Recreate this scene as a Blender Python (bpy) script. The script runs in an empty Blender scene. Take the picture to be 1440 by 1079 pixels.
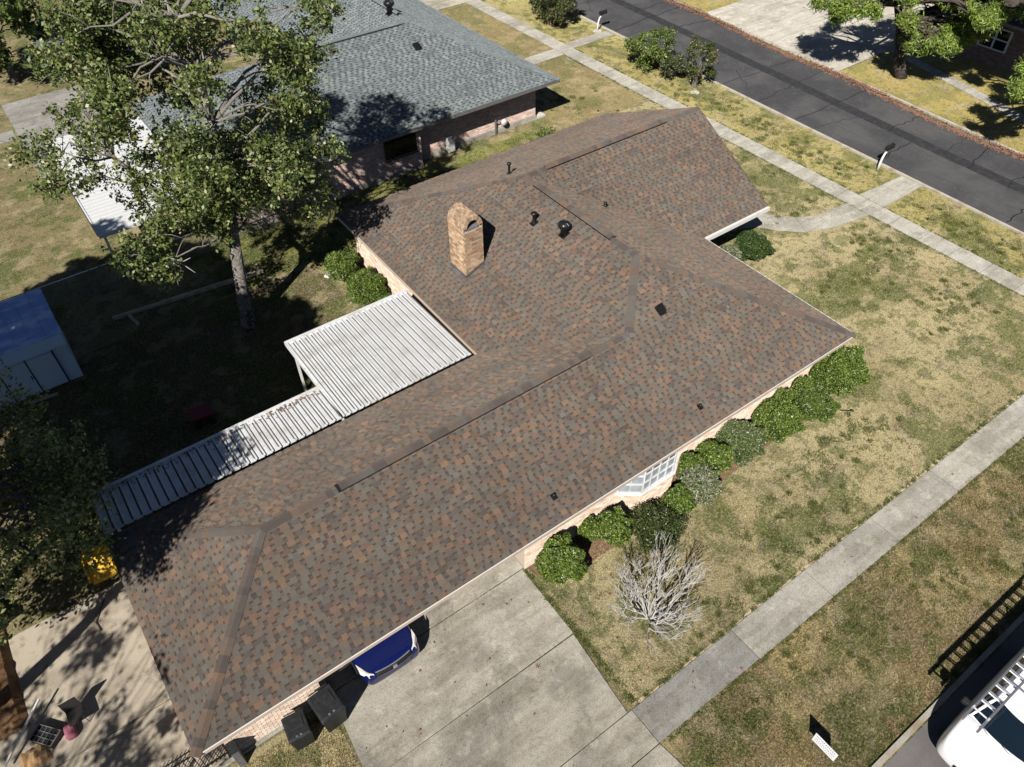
import bpy, math, random
import numpy as np
from mathutils import Vector, Matrix
C = bpy.context.scene.collection
R_ = math.radians
random.seed(7); rng = np.random.default_rng(7)

# ---------------------------------------------------------------- camera, sky, sun
sc = bpy.context.scene
cam_d = bpy.data.cameras.new('camera'); cam = bpy.data.objects.new('camera', cam_d); C.objects.link(cam)
RM = [[0.809578, 0.426852, -0.402966], [-0.586904, 0.575345, -0.569668], [-0.01132, 0.697693, 0.716307]]
M = Matrix(RM).to_4x4(); M.translation = Vector((2.4635, -9.1372, 20.5844))
cam.matrix_world = M
cam_d.sensor_width = 36; cam_d.lens = 36*1072.3/1440; cam_d.clip_start = .1; cam_d.clip_end = 2000
sc.camera = cam
w = bpy.data.worlds.new('World'); sc.world = w; w.use_nodes = True
nt = w.node_tree; bg = nt.nodes['Background']
sky = nt.nodes.new('ShaderNodeTexSky'); sky.sky_type = 'NISHITA'; sky.sun_disc = False
SUN = Vector((-.805*math.cos(R_(42.5)), -.593*math.cos(R_(42.5)), math.sin(R_(42.5)))).normalized()
sky.sun_elevation = R_(42.5); sky.sun_rotation = math.atan2(SUN.x, SUN.y)
sky.air_density = .5; sky.dust_density = .15; sky.ozone_density = 1.0
nt.links.new(sky.outputs[0], bg.inputs[0]); bg.inputs[1].default_value = .05
sl = bpy.data.lights.new('sun', 'SUN'); so = bpy.data.objects.new('sun', sl); C.objects.link(so)
sl.energy = 5.0; sl.angle = R_(.53); sl.color = (1, .95, .87)
so.rotation_euler = SUN.to_track_quat('Z', 'Y').to_euler()
so.location = (0, 0, 40)
sc.view_settings.view_transform = 'Standard'; sc.view_settings.look = 'None'
sc.view_settings.exposure = .42; sc.view_settings.gamma = 1

# ---------------------------------------------------------------- helpers
class MB:
    def __init__(s): s.v = []; s.f = []; s.m = []; s.c = []
    def face(s, pts, m=0, c=None):
        n = len(s.v); s.v += [tuple(p) for p in pts]; s.f.append(tuple(range(n, n+len(pts)))); s.m.append(m); s.c.append(c or (1, 1, 1)); return s
    def hexa(s, p, m=0, c=None):          # 8 points: bottom 0-3, top 4-7 (ccw seen from above)
        n = len(s.v); s.v += [tuple(q) for q in p]
        for q in ((3, 2, 1, 0), (4, 5, 6, 7), (0, 1, 5, 4), (1, 2, 6, 5), (2, 3, 7, 6), (3, 0, 4, 7)):
            s.f.append(tuple(n+i for i in q)); s.m.append(m); s.c.append(c or (1, 1, 1))
        return s
    def box(s, x0, x1, y0, y1, z0, z1, m=0, c=None):
        return s.hexa([(x0, y0, z0), (x1, y0, z0), (x1, y1, z0), (x0, y1, z0), (x0, y0, z1), (x1, y0, z1), (x1, y1, z1), (x0, y1, z1)], m, c)
    def beam(s, a, b, w_, h, up=(0, 0, 1), m=0):
        a = Vector(a); b = Vector(b); d = (b-a).normalized(); u = Vector(up); sd = d.cross(u)
        if sd.length < 1e-4: sd = d.cross(Vector((1, 0, 0)))
        sd.normalize(); u = sd.cross(d); sd = sd*w_/2; u = u*h/2
        return s.hexa([a-sd-u, a+sd-u, b+sd-u, b-sd-u, a-sd+u, a+sd+u, b+sd+u, b-sd+u], m)
    def prism(s, poly, z0, z1, m=0):
        n = len(s.v); k = len(poly)
        s.v += [(x, y, z0) for x, y in poly]+[(x, y, z1) for x, y in poly]
        s.f.append(tuple(range(n+k-1, n-1, -1))); s.f.append(tuple(range(n+k, n+2*k)))
        for i in range(k): j = (i+1) % k; s.f.append((n+i, n+j, n+k+j, n+k+i))
        s.m += [m]*(k+2); s.c += [(1, 1, 1)]*(k+2); return s
    def tube(s, pts, rad, n=7, m=0, cap=True):
        pts = [Vector(p) for p in pts]; base = len(s.v); k = len(pts)
        if not hasattr(rad, '__len__'): rad = [rad]*k
        pv = None
        for i, p in enumerate(pts):
            d = (pts[min(i+1, k-1)]-pts[max(i-1, 0)]).normalized()
            a = pv if pv is not None else (Vector((1, 0, 0)) if abs(d.x) < .9 else Vector((0, 1, 0)))
            a = (a-d*a.dot(d)).normalized(); pv = a; b = d.cross(a)
            for j in range(n):
                t = 2*math.pi*j/n; s.v.append(tuple(p+(a*math.cos(t)+b*math.sin(t))*rad[i]))
        for i in range(k-1):
            for j in range(n):
                q = (j+1) % n; s.f.append((base+i*n+j, base+i*n+q, base+(i+1)*n+q, base+(i+1)*n+j)); s.m.append(m); s.c.append((1, 1, 1))
        if cap:
            s.f.append(tuple(base+j for j in range(n-1, -1, -1))); s.f.append(tuple(base+(k-1)*n+j for j in range(n))); s.m += [m, m]; s.c += [(1, 1, 1)]*2
        return s
    def build(s, name, mats, parent=None, smooth=False, col=False, loc=None, bevel=0):
        me = bpy.data.meshes.new(name); me.from_pydata(s.v, [], s.f)
        for mm in (mats if isinstance(mats, (list, tuple)) else [mats]): me.materials.append(mm)
        if len(me.materials) > 1: me.polygons.foreach_set('material_index', s.m)
        if smooth: me.polygons.foreach_set('use_smooth', [True]*len(s.f))
        if col: paint(me, np.repeat(np.array(s.c, dtype=np.float32), [len(f) for f in s.f], axis=0))
        me.update()
        return link(name, me, parent, loc, bevel)
def paint(me, rgb):
    a = me.color_attributes.new('Col', 'FLOAT_COLOR', 'CORNER')
    a.data.foreach_set('color', np.concatenate([rgb, np.ones((len(rgb), 1))], 1).astype(np.float32).ravel())
def link(name, me, parent=None, loc=None, bevel=0):
    o = bpy.data.objects.new(name, me); C.objects.link(o)
    if parent is not None: o.parent = parent
    if loc is not None: o.location = loc
    if bevel:
        b = o.modifiers.new('bevel', 'BEVEL'); b.width = bevel; b.segments = 2; b.limit_method = 'ANGLE'
    return o
def quads(name, V, mats, parent=None, rgb=None, smooth=False):   # V (n,4,3) numpy, rgb (n,3)
    n = len(V); k = V.shape[1]; me = bpy.data.meshes.new(name)
    me.vertices.add(n*k); me.vertices.foreach_set('co', V.reshape(-1).astype(np.float32))
    me.loops.add(n*k); me.loops.foreach_set('vertex_index', np.arange(n*k, dtype=np.int32))
    me.polygons.add(n); me.polygons.foreach_set('loop_start', np.arange(0, n*k, k, dtype=np.int32)); me.polygons.foreach_set('loop_total', np.full(n, k, dtype=np.int32))
    me.materials.append(mats); me.update(calc_edges=True)
    if rgb is not None: paint(me, np.repeat(rgb, k, axis=0))
    return link(name, me, parent)
def thing(name, label, cat, loc=(0, 0, 0), group=None):
    o = bpy.data.objects.new(name, None); C.objects.link(o); o.location = loc; o.empty_display_size = .3
    o['label'] = label; o['category'] = cat
    if group: o['group'] = group
    return o
def tag(o, label=None, cat=None, group=None, kind=None):
    for k, v in (('label', label), ('category', cat), ('group', group), ('kind', kind)):
        if v: o[k] = v
    return o
def copy_tree(o, parent=None):
    c = o.copy(); C.objects.link(c)
    if parent is not None: c.parent = parent
    for ch in list(o.children): copy_tree(ch, c)
    return c

# ---------------------------------------------------------------- materials
def mat(name, base, rough=.8, metal=0, spec=.3, var=(), bump=0, bscale=40, attr=False, trans=0, coat=0, obj_random=0, bdist=.02, mul=False):
    """var: list of (scale, detail, lo, hi, colour, strength) noise layers mixed over the base (world position)."""
    m = bpy.data.materials.new(name); m.use_nodes = True; n = m.node_tree; N = n.nodes; L = n.links
    p = N['Principled BSDF']; p.inputs['Roughness'].default_value = rough; p.inputs['Metallic'].default_value = metal
    p.inputs['Specular IOR Level'].default_value = spec
    if rough > .85 and 'Diffuse Roughness' in p.inputs: p.inputs['Diffuse Roughness'].default_value = 1
    if coat: p.inputs['Coat Weight'].default_value = coat; p.inputs['Coat Roughness'].default_value = .03
    geo = N.new('ShaderNodeNewGeometry')
    if attr:
        a = N.new('ShaderNodeAttribute'); a.attribute_name = 'Col'; cur = a.outputs['Color']
        if isinstance(base, tuple) and base != (1, 1, 1):
            mx = N.new('ShaderNodeMix'); mx.data_type = 'RGBA'; mx.blend_type = 'MULTIPLY'; mx.inputs[0].default_value = 1
            L.new(cur, mx.inputs[6]); mx.inputs[7].default_value = (*base, 1); cur = mx.outputs[2]
    else:
        r = N.new('ShaderNodeRGB'); r.outputs[0].default_value = (*base, 1); cur = r.outputs[0]
    for (scale, det, lo, hi, colr, stren, *st) in var:
        t = N.new('ShaderNodeTexNoise'); t.inputs['Scale'].default_value = scale; t.inputs['Detail'].default_value = det; t.inputs['Roughness'].default_value = .6
        mp = N.new('ShaderNodeMapping'); off = (scale*1.7) % 13; mp.inputs['Location'].default_value = (off, off*2, 0)
        if st: mp.inputs['Scale'].default_value = st[0]
        L.new(geo.outputs['Position'], mp.inputs[0]); L.new(mp.outputs[0], t.inputs['Vector'])
        mr = N.new('ShaderNodeMapRange'); mr.inputs[1].default_value = lo; mr.inputs[2].default_value = hi; mr.inputs[4].default_value = stren; mr.interpolation_type = 'SMOOTHSTEP'
        L.new(t.outputs[0], mr.inputs[0])
        mx = N.new('ShaderNodeMix'); mx.data_type = 'RGBA'
        if len(colr) == 4: mx.blend_type = 'MULTIPLY'
        L.new(mr.outputs[0], mx.inputs[0]); L.new(cur, mx.inputs[6]); mx.inputs[7].default_value = (*colr[:3], 1); cur = mx.outputs[2]
    if mul:
        a = N.new('ShaderNodeAttribute'); a.attribute_name = 'Col'; mx = N.new('ShaderNodeMix'); mx.data_type = 'RGBA'; mx.blend_type = 'MULTIPLY'; mx.inputs[0].default_value = 1
        L.new(cur, mx.inputs[6]); L.new(a.outputs['Color'], mx.inputs[7]); cur = mx.outputs[2]
    if obj_random:
        oi = N.new('ShaderNodeObjectInfo'); hs = N.new('ShaderNodeHueSaturation'); mr = N.new('ShaderNodeMapRange')
        mr.inputs[3].default_value = 1-obj_random; mr.inputs[4].default_value = 1+obj_random
        L.new(oi.outputs['Random'], mr.inputs[0]); L.new(mr.outputs[0], hs.inputs['Value']); L.new(cur, hs.inputs['Color']); cur = hs.outputs[0]
    L.new(cur, p.inputs['Base Color'])
    if bump:
        t = N.new('ShaderNodeTexNoise'); t.inputs['Scale'].default_value = bscale; t.inputs['Detail'].default_value = 4
        L.new(geo.outputs['Position'], t.inputs['Vector'])
        b = N.new('ShaderNodeBump'); b.inputs['Strength'].default_value = bump; b.inputs['Distance'].default_value = bdist
        L.new(t.outputs[0], b.inputs['Height']); L.new(b.outputs[0], p.inputs['Normal'])
    if trans:
        tr = N.new('ShaderNodeBsdfTranslucent'); L.new(cur, tr.inputs[0]); ms = N.new('ShaderNodeMixShader'); ms.inputs[0].default_value = trans
        L.new(p.outputs[0], ms.inputs[1]); L.new(tr.outputs[0], ms.inputs[2]); L.new(ms.outputs[0], N['Material Output'].inputs[0])
    return m
TAN = (.36, .28, .15); GRN = (.085, .115, .03); BRN = (.19, .145, .075); YEL = (.30, .27, .08); PALE = (.42, .35, .22); GRY = (.22, .185, .13)
def grass(name, base, g=.5, b=.5, yel=0, mul=False):
    v = [(.22, 6, .46, .56, BRN, b), (.34, 9, .515, .56, GRN, min(1, .35+.65*g)), (1.3, 8, .53, .585, GRN, .75*g+.2), (.6, 7, .55, .60, (.05, .075, .018), .8*g), (.9, 5, .53, .62, PALE, .55), (2.1, 6, .54, .63, GRY, .6), (4.5, 5, .53, .63, (.07, .065, .025), .5)]
    if yel: v.insert(2, (.5, 4, .42, .58, YEL, yel))
    v += [(14, 4, .5, .60, (.50, .41, .25), .4), (22, 3, .46, .58, (.45, .45, .42, 1), .7), (60, 2, .45, .6, (.5, .5, .45, 1), .6)]
    return mat(name, base, .95, 0, .1, v, bump=.9, bscale=55, bdist=.03, mul=mul)
def concrete(name, base, dark=.5, scale=1.0):
    return mat(name, base, .9, 0, .2, [(.45*scale, 5, .42, .62, tuple(c*.62 for c in base), dark), (2.2, 5, .5, .7, tuple(c*1.35 for c in base), .5), (1.1, 6, .56, .7, tuple(c*.5 for c in base), .55),
        (36, 3, .44, .58, (.66, .65, .62, 1), .75), (9, 4, .50, .66, (.74, .72, .68, 1), .6), (.9, 4, .45, .6, (.82, .80, .76, 1), .8, (.35, 3, 1))], bump=.4, bscale=60, bdist=.01, obj_random=.05)
MT = {
**{k_: v_ for nm_, ar_ in {'lawn': ((.41, .36, .21), .58, .34), 'verge': ((.34, .28, .15), .5, .75), 'road_verge': ((.42, .37, .16), .6, .2, .45), 'side': ((.19, .22, .06), .9, .1, .3),
   'nlawn': ((.30, .24, .12), .25, .6), 'back': ((.23, .20, .105), .7, .4), 'dark': ((.12, .105, .055), .6, .5), 'eastl': ((.40, .32, .11), .10, .2, .5)}.items()  # the dark tone is dark soil plus yard shade put into the colour
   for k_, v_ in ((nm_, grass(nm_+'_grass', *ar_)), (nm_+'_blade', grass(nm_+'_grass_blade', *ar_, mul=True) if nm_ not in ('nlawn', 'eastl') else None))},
 'conc': concrete('driveway_concrete', (.40, .375, .325), .85),
 'walk': concrete('sidewalk_concrete', (.37, .355, .32), .6),
 'walkd': concrete('dark_sidewalk_concrete', (.28, .272, .255), .5),
 'wedge': mat('sandy_edge', (.42, .34, .22), .95, bump=.3),
 'patio': mat('patio_concrete', (.46, .405, .325), .9, 0, .2, [(.7, 5, .45, .62, (.33, .285, .22), .8), (3, 5, .55, .7, (.2, .16, .12), .6), (40, 3, .45, .6, (.8, .8, .8, 1), .5)], bump=.3),
 'asph': mat('asphalt', (.038, .038, .041), .92, 0, .2, [(.35, 4, .4, .65, (.066, .065, .066), .8), (1.2, 5, .5, .7, (.04, .04, .043), .7, (6, .25, 1)), (80, 2, .45, .62, (1.7, 1.7, 1.7, 1), .5), (5, 4, .55, .7, (.09, .088, .085), .5)], bump=.5, bscale=120, bdist=.01),
 'asph2': mat('grey_asphalt', (.15, .14, .135), .92, 0, .2, [(.6, 4, .4, .65, (.11, .10, .10), .8), (70, 2, .45, .62, (1.4, 1.4, 1.4, 1), .5)], bump=.5, bscale=120, bdist=.01),
 'seam': mat('asphalt_seam', (.024, .025, .028), .9, 0, .2, [(3, 4, .45, .65, (.038, .038, .04), .8)]),
 'tar': mat('crack_sealer', (.018, .018, .020), .7),
 'curb': mat('curb_concrete', (.34, .32, .275), .9, 0, .2, [(1.5, 4, .45, .65, (.26, .19, .13), .8), (20, 3, .5, .6, (.7, .7, .7, 1), .5)], bump=.3),
 'litter': mat('pine_straw', (.19, .095, .062), .95, 0, .1, [(3, 4, .45, .65, (.10, .055, .04), .8), (25, 3, .45, .6, (.32, .22, .16), .6)], bump=.8),
 'brick': mat('pink_brick', (1, 1, 1), .9, 0, .2, [(6, 4, .5, .7, (.80, .78, .76, 1), .6), (60, 3, .45, .6, (.86, .84, .82, 1), .6)], attr=True, bump=.4, bscale=90, bdist=.01),
 'mortar': mat('mortar', (.30, .25, .20), .95, 0, .2, [(8, 4, .45, .65, (.30, .25, .2), .6)], bump=.3),
 'cbrick': mat('chimney_brick', (1, 1, 1), .9, 0, .2, [(1.8, 4, .5, .64, (.72, .66, .60, 1), .5), (50, 3, .45, .6, (.8, .78, .75, 1), .6)], attr=True, bump=.4, bscale=90, bdist=.01),
 'shingle': mat('roof_shingle', (1, 1, 1), .93, 0, .15, [(.35, 5, .42, .62, (.86, .86, .86, 1), .7), (1.6, 4, .48, .62, (1.12, 1.04, .95, 1), .6), (120, 2, .42, .6, (.62, .62, .62, 1), .8), (7, 3, .5, .68, (1.15, 1.1, 1.02, 1), .5)], attr=True, bump=.5, bscale=150, bdist=.006),
 'nshingle': mat('grey_roof_shingle', (1, 1, 1), .9, 0, .2, [(.6, 4, .42, .62, (.88, .9, .93, 1), .6), (90, 2, .42, .6, (.78, .78, .78, 1), .6)], attr=True, bump=.4, bscale=120, bdist=.006),
 'deck': mat('roof_underlay', (.06, .05, .045), .95),
 'white': mat('white_trim', (.72, .70, .66), .6, 0, .3, [(4, 4, .5, .7, (.5, .48, .44), .5)]),
 'beige': mat('beige_trim', (.52, .42, .34), .7, 0, .3, [(4, 4, .5, .7, (.4, .32, .26), .5)]),
 'wmetal': mat('white_painted_metal', (.64, .65, .67), .45, 0, .4, [(1.2, 4, .45, .68, (.48, .47, .44), .7), (9, 4, .55, .72, (.30, .28, .25), .6)]),
 'nmetal': mat('bright_white_roof_metal', (.62, .63, .64), .45, 0, .4, [(1.2, 4, .5, .7, (.6, .6, .6), .5)]),
 'groove': mat('dirty_groove', (.10, .095, .085), .9),
 'black': mat('black_vent_metal', (.012, .012, .013), .35, 0, .5),
 'blackp': mat('black_plastic', (.016, .018, .019), .5, 0, .4, [(8, 4, .45, .65, (.03, .033, .034), .7)]),
 'grey': mat('grey_metal', (.23, .23, .24), .5, .4, .4, [(6, 4, .45, .65, (.14, .14, .14), .6)]),
 'flash': mat('lead_flashing', (.12, .11, .11), .6, .3, .4, [(5, 3, .45, .6, (.2, .19, .18), .6)]),
 'silver': mat('aluminium', (.72, .72, .74), .32, .85, .5),
 'glass': mat('dark_glass', (.006, .012, .020), .05, 0, .5),
 'frost': mat('frosted_pane', (.36, .39, .42), .25, 0, .5, [(2.5, 4, .4, .6, (.24, .27, .30), .7)]),
 'wood': mat('weathered_timber', (.50, .43, .33), .9, 0, .2, [(3, 4, .4, .6, (.30, .25, .19), .7)], bump=.4),
 'bark': mat('grey_bark', (.17, .155, .14), .95, 0, .1, [(2.2, 5, .45, .6, (.05, .045, .04), .9), (9, 4, .5, .62, (.34, .32, .29), .6)], bump=1, bscale=14, bdist=.05),
 'limb': mat('pale_limb_bark', (.24, .225, .20), .9, 0, .1, [(3, 4, .45, .62, (.20, .18, .16), .8)], bump=.6, bscale=20),
 'dead': mat('bleached_branch', (.38, .37, .355), .9, 0, .1, [(4, 4, .5, .65, (.22, .20, .18), .8)], bump=.3),
 'pbark': mat('dark_pine_bark', (.075, .06, .05), .95, 0, .1, [(4, 4, .45, .6, (.13, .11, .10), .7)], bump=1, bscale=12, bdist=.05),
 'leaf': mat('leaf', (1, 1, 1), .46, 0, .42, attr=True, trans=.16),
 'dleaf': mat('shrub_leaf', (1, 1, 1), .38, 0, .5, attr=True, trans=.2),
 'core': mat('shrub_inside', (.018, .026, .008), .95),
 'vanp': mat('white_car_paint', (.82, .82, .82), .25, 0, .5, coat=.6),
 'bluep': mat('blue_car_paint', (.004, .010, .085), .18, .2, .5, coat=1),
 'rubber': mat('tyre_rubber', (.015, .015, .015), .85),
 'shedr': mat('sky_tinted_shed_roof', (.28, .40, .74), .35, .1, .5, [(.9, 4, .45, .62, (.62, .74, .92), .7, (1, 3, 1))]),  # bluish white metal; blue skylight and its bright streaks are painted in
 'shedw': mat('sky_tinted_shed_wall', (.46, .58, .70), .5, 0, .4, [(2, 4, .5, .7, (.46, .56, .66), .5)]),  # bluish white metal wall, skylight blue of the shade mixed into the colour
 'yellow': mat('yellow_plastic', (.70, .42, .02), .45, 0, .4, [(6, 4, .5, .65, (.28, .17, .03), .7)]),
 'red': mat('red_paint', (.13, .010, .018), .45, 0, .4),
 'pink': mat('pink_fabric', (.30, .11, .15), .8, 0, .2, [(9, 4, .45, .6, (.28, .08, .12), .7)]),
 'tarp': mat('orange_brown_tarp', (.15, .085, .045), .75, 0, .3, [(2.2, 5, .45, .6, (.13, .07, .03), .9), (6, 4, .55, .7, (.30, .16, .06), .6)], bump=.8, bscale=5, bdist=.08),
 'gtarp': mat('grey_tarp', (.34, .36, .36), .6, 0, .3, [(3, 5, .45, .6, (.10, .11, .11), .9)], bump=.8, bscale=6, bdist=.08),
 'tancloth': mat('tan_cloth', (.30, .19, .10), .85, 0, .2, [(6, 4, .45, .6, (.34, .2, .09), .7)], bump=.7, bscale=7, bdist=.05),
 'rust': mat('terracotta', (.24, .085, .05), .85, 0, .2, [(20, 4, .45, .6, (.12, .05, .03), .7)]),
 'mulch': mat('brown_mulch', (.22, .14, .09), .95, 0, .1, [(9, 4, .45, .6, (.12, .08, .05), .8), (40, 3, .45, .6, (.5, .45, .4, 1), .6)], bump=.9),
 'sign': mat('white_sign_board', (.75, .75, .77), .6),
 'ink': mat('dark_sign_ink', (.05, .05, .09), .7),
 'stone': mat('pale_stone', (.42, .40, .36), .9, 0, .2, [(12, 4, .45, .6, (.25, .23, .2), .7)], bump=.5),
 'blade': mat('grass_blade', (1, 1, 1), .8, 0, .15, attr=True, trans=.25),
 'eroof': mat('dark_roof', (.055, .045, .04), .95, 0, .1, [(3, 4, .45, .6, (.09, .07, .06), .7)], bump=.6, bscale=20),
 'headl': mat('headlight_lens', (.62, .60, .55), .12, 0, .8),
 'seat': mat('black_fabric', (.02, .018, .018), .9),
}

# ---------------------------------------------------------------- ground, lawns, paving
def sheet(name, poly, z, m):
    b = MB(); b.face([(x, y, z) for x, y in poly]); return tag(b.build(name, MT[m]), kind='structure')
sheet('ground', [(-300, -300), (400, -300), (400, 400), (-300, 400)], 0, 'back')
rect = lambda x0, x1, y0, y1: [(x0, y0), (x1, y0), (x1, y1), (x0, y1)]
RW = lambda y: 38.50+.022*y          # west kerb of the street
RE = lambda y: 44.85+.050*y          # east kerb
def between(x0, y0, y1): return [(x0, y0), (RW(y0)-.14, y0), (RW(y1)-.14, y1), (x0, y1)]
sheet('front_lawn', [(9.62, -4.42), (34.22, -4.42), (34.22, 21.2), (23.4, 21.2), (23.4, .62), (9.62, .62)], .004, 'lawn')
sheet('south_verge', rect(-30, 37.6, -9.02, -5.52), .004, 'verge')
sheet('street_verge', between(35.33, -9, 75), .004, 'road_verge')
sheet('shade_darkened_yard', rect(-12, 11.4, 8.9, 18.6), .008, 'dark')  # dark yard soil, coloured darker still to deepen the tree shade
sheet('side_lawn', rect(7, 26.5, 17.3, 22.7), .004, 'side')
sheet('neighbor_lawn', rect(27.2, 34.22, 21.22, 75), .004, 'nlawn')
sheet('west_front_lawn', rect(-30, 3.02, -4.42, .5), .004, 'lawn')
sheet('east_lawn', [(RE(-30)+.5, -30), (150, -30), (150, 17), (RE(17)+.5, 17)], .004, 'eastl')
sheet('east_lawn', [(RE(28.8)+.5, 28.8), (150, 28.8), (150, 120), (RE(120)+.5, 120)], .004, 'eastl')

def paving(name, polys, mats, z=.035, jitter=.004):
    root = bpy.data.objects.new(name, None); C.objects.link(root); root['kind'] = 'structure'
    for i, p in enumerate(polys):
        cx = sum(q[0] for q in p)/len(p); cy = sum(q[1] for q in p)/len(p)
        q2 = []
        for (x, y) in p:
            d = Vector((cx-x, cy-y)); d = d.normalized()*.014; q2.append((x+d.x, y+d.y))
        mm = mats[i] if isinstance(mats, list) else mats
        MB().prism(q2, -.05, z+random.uniform(-jitter, jitter)).build('slab', MT[mm], root, bevel=.008)
    b = MB()
    for p in polys: b.face([(x, y, .010) for x, y in p])
    b.build('joint_bed', MT['groove'], root)
    return root
dx = [3.05, 6.35, 9.6]
pl = [[(3.0, -1.9), (9.62, -1.86), (9.66, .64), (3.2, .64)], [(2.75, -4.44), (9.36, -4.44), (9.6, -1.9), (3.0, -1.9)], [(2.7, -9.1), (10.0, -9.1), (9.5, -5.52), (2.7, -5.52)]]
paving('driveway', pl, ['conc', 'conc', 'conc'])
paving('carport_floor', [rect(3.1, 9.72, .67, 6.4)], 'conc', z=.05)
def strip(x0, x1, y0, y1, step, axis):
    out = []; a, b_ = (x0, x1) if axis == 'x' else (y0, y1); t = a
    while t < b_-.05:
        n = min(t+step, b_); out.append(rect(t, n, y0, y1) if axis == 'x' else rect(x0, x1, t, n)); t = n
    return out
fw0 = strip(-16, 2.7, -5.5, -4.46, 3.7, 'x')+strip(2.7, 9.5, -5.5, -4.46, 3.4, 'x'); fw = strip(9.5, 13.3, -5.5, -4.46, 3.8, 'x'); fw2 = strip(13.3, 34.2, -5.52, -4.44, 3.2, 'x')
paving('front_walk', fw0+fw+fw2, ['conc']*len(fw0)+['walkd']*len(fw)+['walk']*len(fw2))
ew = strip(34.24, 35.31, -5.52, 62, 1.52, 'y')
paving('street_walk', ew, 'walk')
paving('cross_walk', [[(35.34, 6.12), (37.0, 6.14), (37.0, 7.42), (35.34, 7.55)], [(37.0, 6.14), (38.5, 6.16), (38.5, 7.35), (37.0, 7.42)]], 'walk')
def arc_path(inn, out):
    return [[inn[i], inn[i+1], out[i+1], out[i]] for i in range(len(inn)-1)]
paving('curved_walk', arc_path([(26.6, 10.4), (28.6, 10.2), (29.7, 9.75), (30.5, 9.0), (31.3, 8.1), (32.2, 7.6), (34.22, 7.45)], [(26.6, 9.2), (28.4, 9.05), (29.2, 8.65), (29.8, 7.85), (30.7, 7.0), (32.1, 6.5), (34.22, 6.15)]), 'walk')
paving('neighbor_walk', [rect(30.2, 32.2, 29.25, 30.35), rect(32.2, 34.22, 29.3, 30.4)], 'walk')
paving('neighbor_cross_walk', [[(35.34, 29.75), (38.9, 29.75), (38.9, 30.6), (35.34, 30.6)]], 'walk')
paving('neighbor_driveway', [rect(29.6, 34.22, 40.9, 46), rect(35.34, 39.2, 40.9, 46)], 'conc')
MT['econc'] = concrete('east_drive_concrete', (.42, .40, .36), .5)
paving('east_driveway', [[(RE(y0)+.32, y0), (50.6, y0), (50.6, y1), (RE(y1)+.32, y1)] for y0, y1 in ((17.05, 21.0), (21.0, 24.9), (24.9, 28.8))]+[rect(50.6, 55.5, y0, y1) for y0, y1 in ((17.05, 21), (21, 24.9), (24.9, 28.8))]+[rect(55.5, 64, 17.05, 28.8)], 'econc')
paving('east_yard_walk', [[(48.75+.24*(y-7), y), (49.6+.24*(y-7), y), (49.6+.24*(y+1.5-7), y+1.5), (48.75+.24*(y+1.5-7), y+1.5)] for y in np.arange(-8, 16.9, 1.5)], 'walk')
paving('back_patio', [rect(-5.4, .4, 3.1, 7.55), rect(-12, -5.4, 3.1, 7.3), rect(-5.4, .4, -.4+1.0, 3.08), rect(-12, -5.4, .6, 3.08)], 'patio')
paving('west_slab', [rect(3.2, 9, 33, 40.2), rect(3.2, 9, 40.2, 44), rect(-8, 3.1, 38.9, 40.2)], 'walkd')
# streets
b = MB(); b.face([(RW(y), y, .003) if k == 0 else (RE(y), y, .003) for k, y in ((0, -30), (1, -30), (1, 120), (0, 120))]); st = tag(b.build('street', MT['asph']), kind='structure')
b = MB(); ys = [(-30, .0), (-5, .1), (8, -.05), (20, .05), (34, 0), (60, 0), (120, 0)]
for i in range(len(ys)-1):
    (a, p), (c, q) = ys[i], ys[i+1]; ca = (RW(a)+RE(a))/2+.35+p; cc = (RW(c)+RE(c))/2+.35+q
    b.face([(ca-.38, a, .007), (ca+.38, a, .007), (cc+.38, c, .007), (cc-.38, c, .007)])
b.build('center_seam', MT['seam'], st)
b = MB()
def crack(b, pts, wd=.03, z=.0095):
    for i in range(len(pts)-1):
        p = Vector((*pts[i], z)); q = Vector((*pts[i+1], z)); n_ = Vector((-(q-p).y, (q-p).x, 0)).normalized()*wd
        b.face([p-n_, q-n_, q+n_, p+n_])
def wig(p, q, n, am):
    out = []
    for i in range(n+1):
        t = i/n; out.append((p[0]+(q[0]-p[0])*t+random.uniform(-am, am), p[1]+(q[1]-p[1])*t+random.uniform(-am, am)))
    return out
for y in np.arange(-6, 66, 1.9):
    y += random.uniform(-.5, .5); k = random.random()
    x0, x1 = RW(y)+.2, RE(y)-.2; mid = (x0+x1)/2
    if k < .6: crack(b, wig((x0 if k < .35 else mid, y), (x1 if k > .2 else mid, y+random.uniform(-.6, .6)), 9, .12), random.uniform(.012, .03))
    else: crack(b, wig((x0+1, y), (x0+2.2, y+2), 7, .14), .014)
tag(b.build('crack_sealing', MT['tar'], st), kind='stuff')
sheet('side_street', rect(-60, 37.6, -18, -9.24), .003, 'asph2')
sheet('side_street', [(37.6, -18), (RW(-18), -18), (RW(-9), -9.0), (37.6, -9.24)], .003, 'asph2')
def curb(name, line, wd, h, m='curb'):
    root = bpy.data.objects.new(name, None); C.objects.link(root); root['kind'] = 'structure'
    for i in range(len(line)-1):
        a = Vector((*line[i], 0)); c = Vector((*line[i+1], 0)); L_ = (c-a).length; n = max(1, round(L_/3)); d = (c-a)/n; s = Vector((d.y, -d.x, 0)).normalized()*wd
        for k in range(n):
            p = a+d*k+d.normalized()*.006; q = a+d*(k+1)-d.normalized()*.006
            MB().hexa([p, q, q+s, p+s, *(v+Vector((0, 0, h)) for v in (p, q, q+s, p+s))]).build('curb_stone', MT[m], root)
    return root
curb('west_curb', [(RW(-9)-.14, -9), (RW(66)-.14, 66)], .16, .09)
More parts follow.
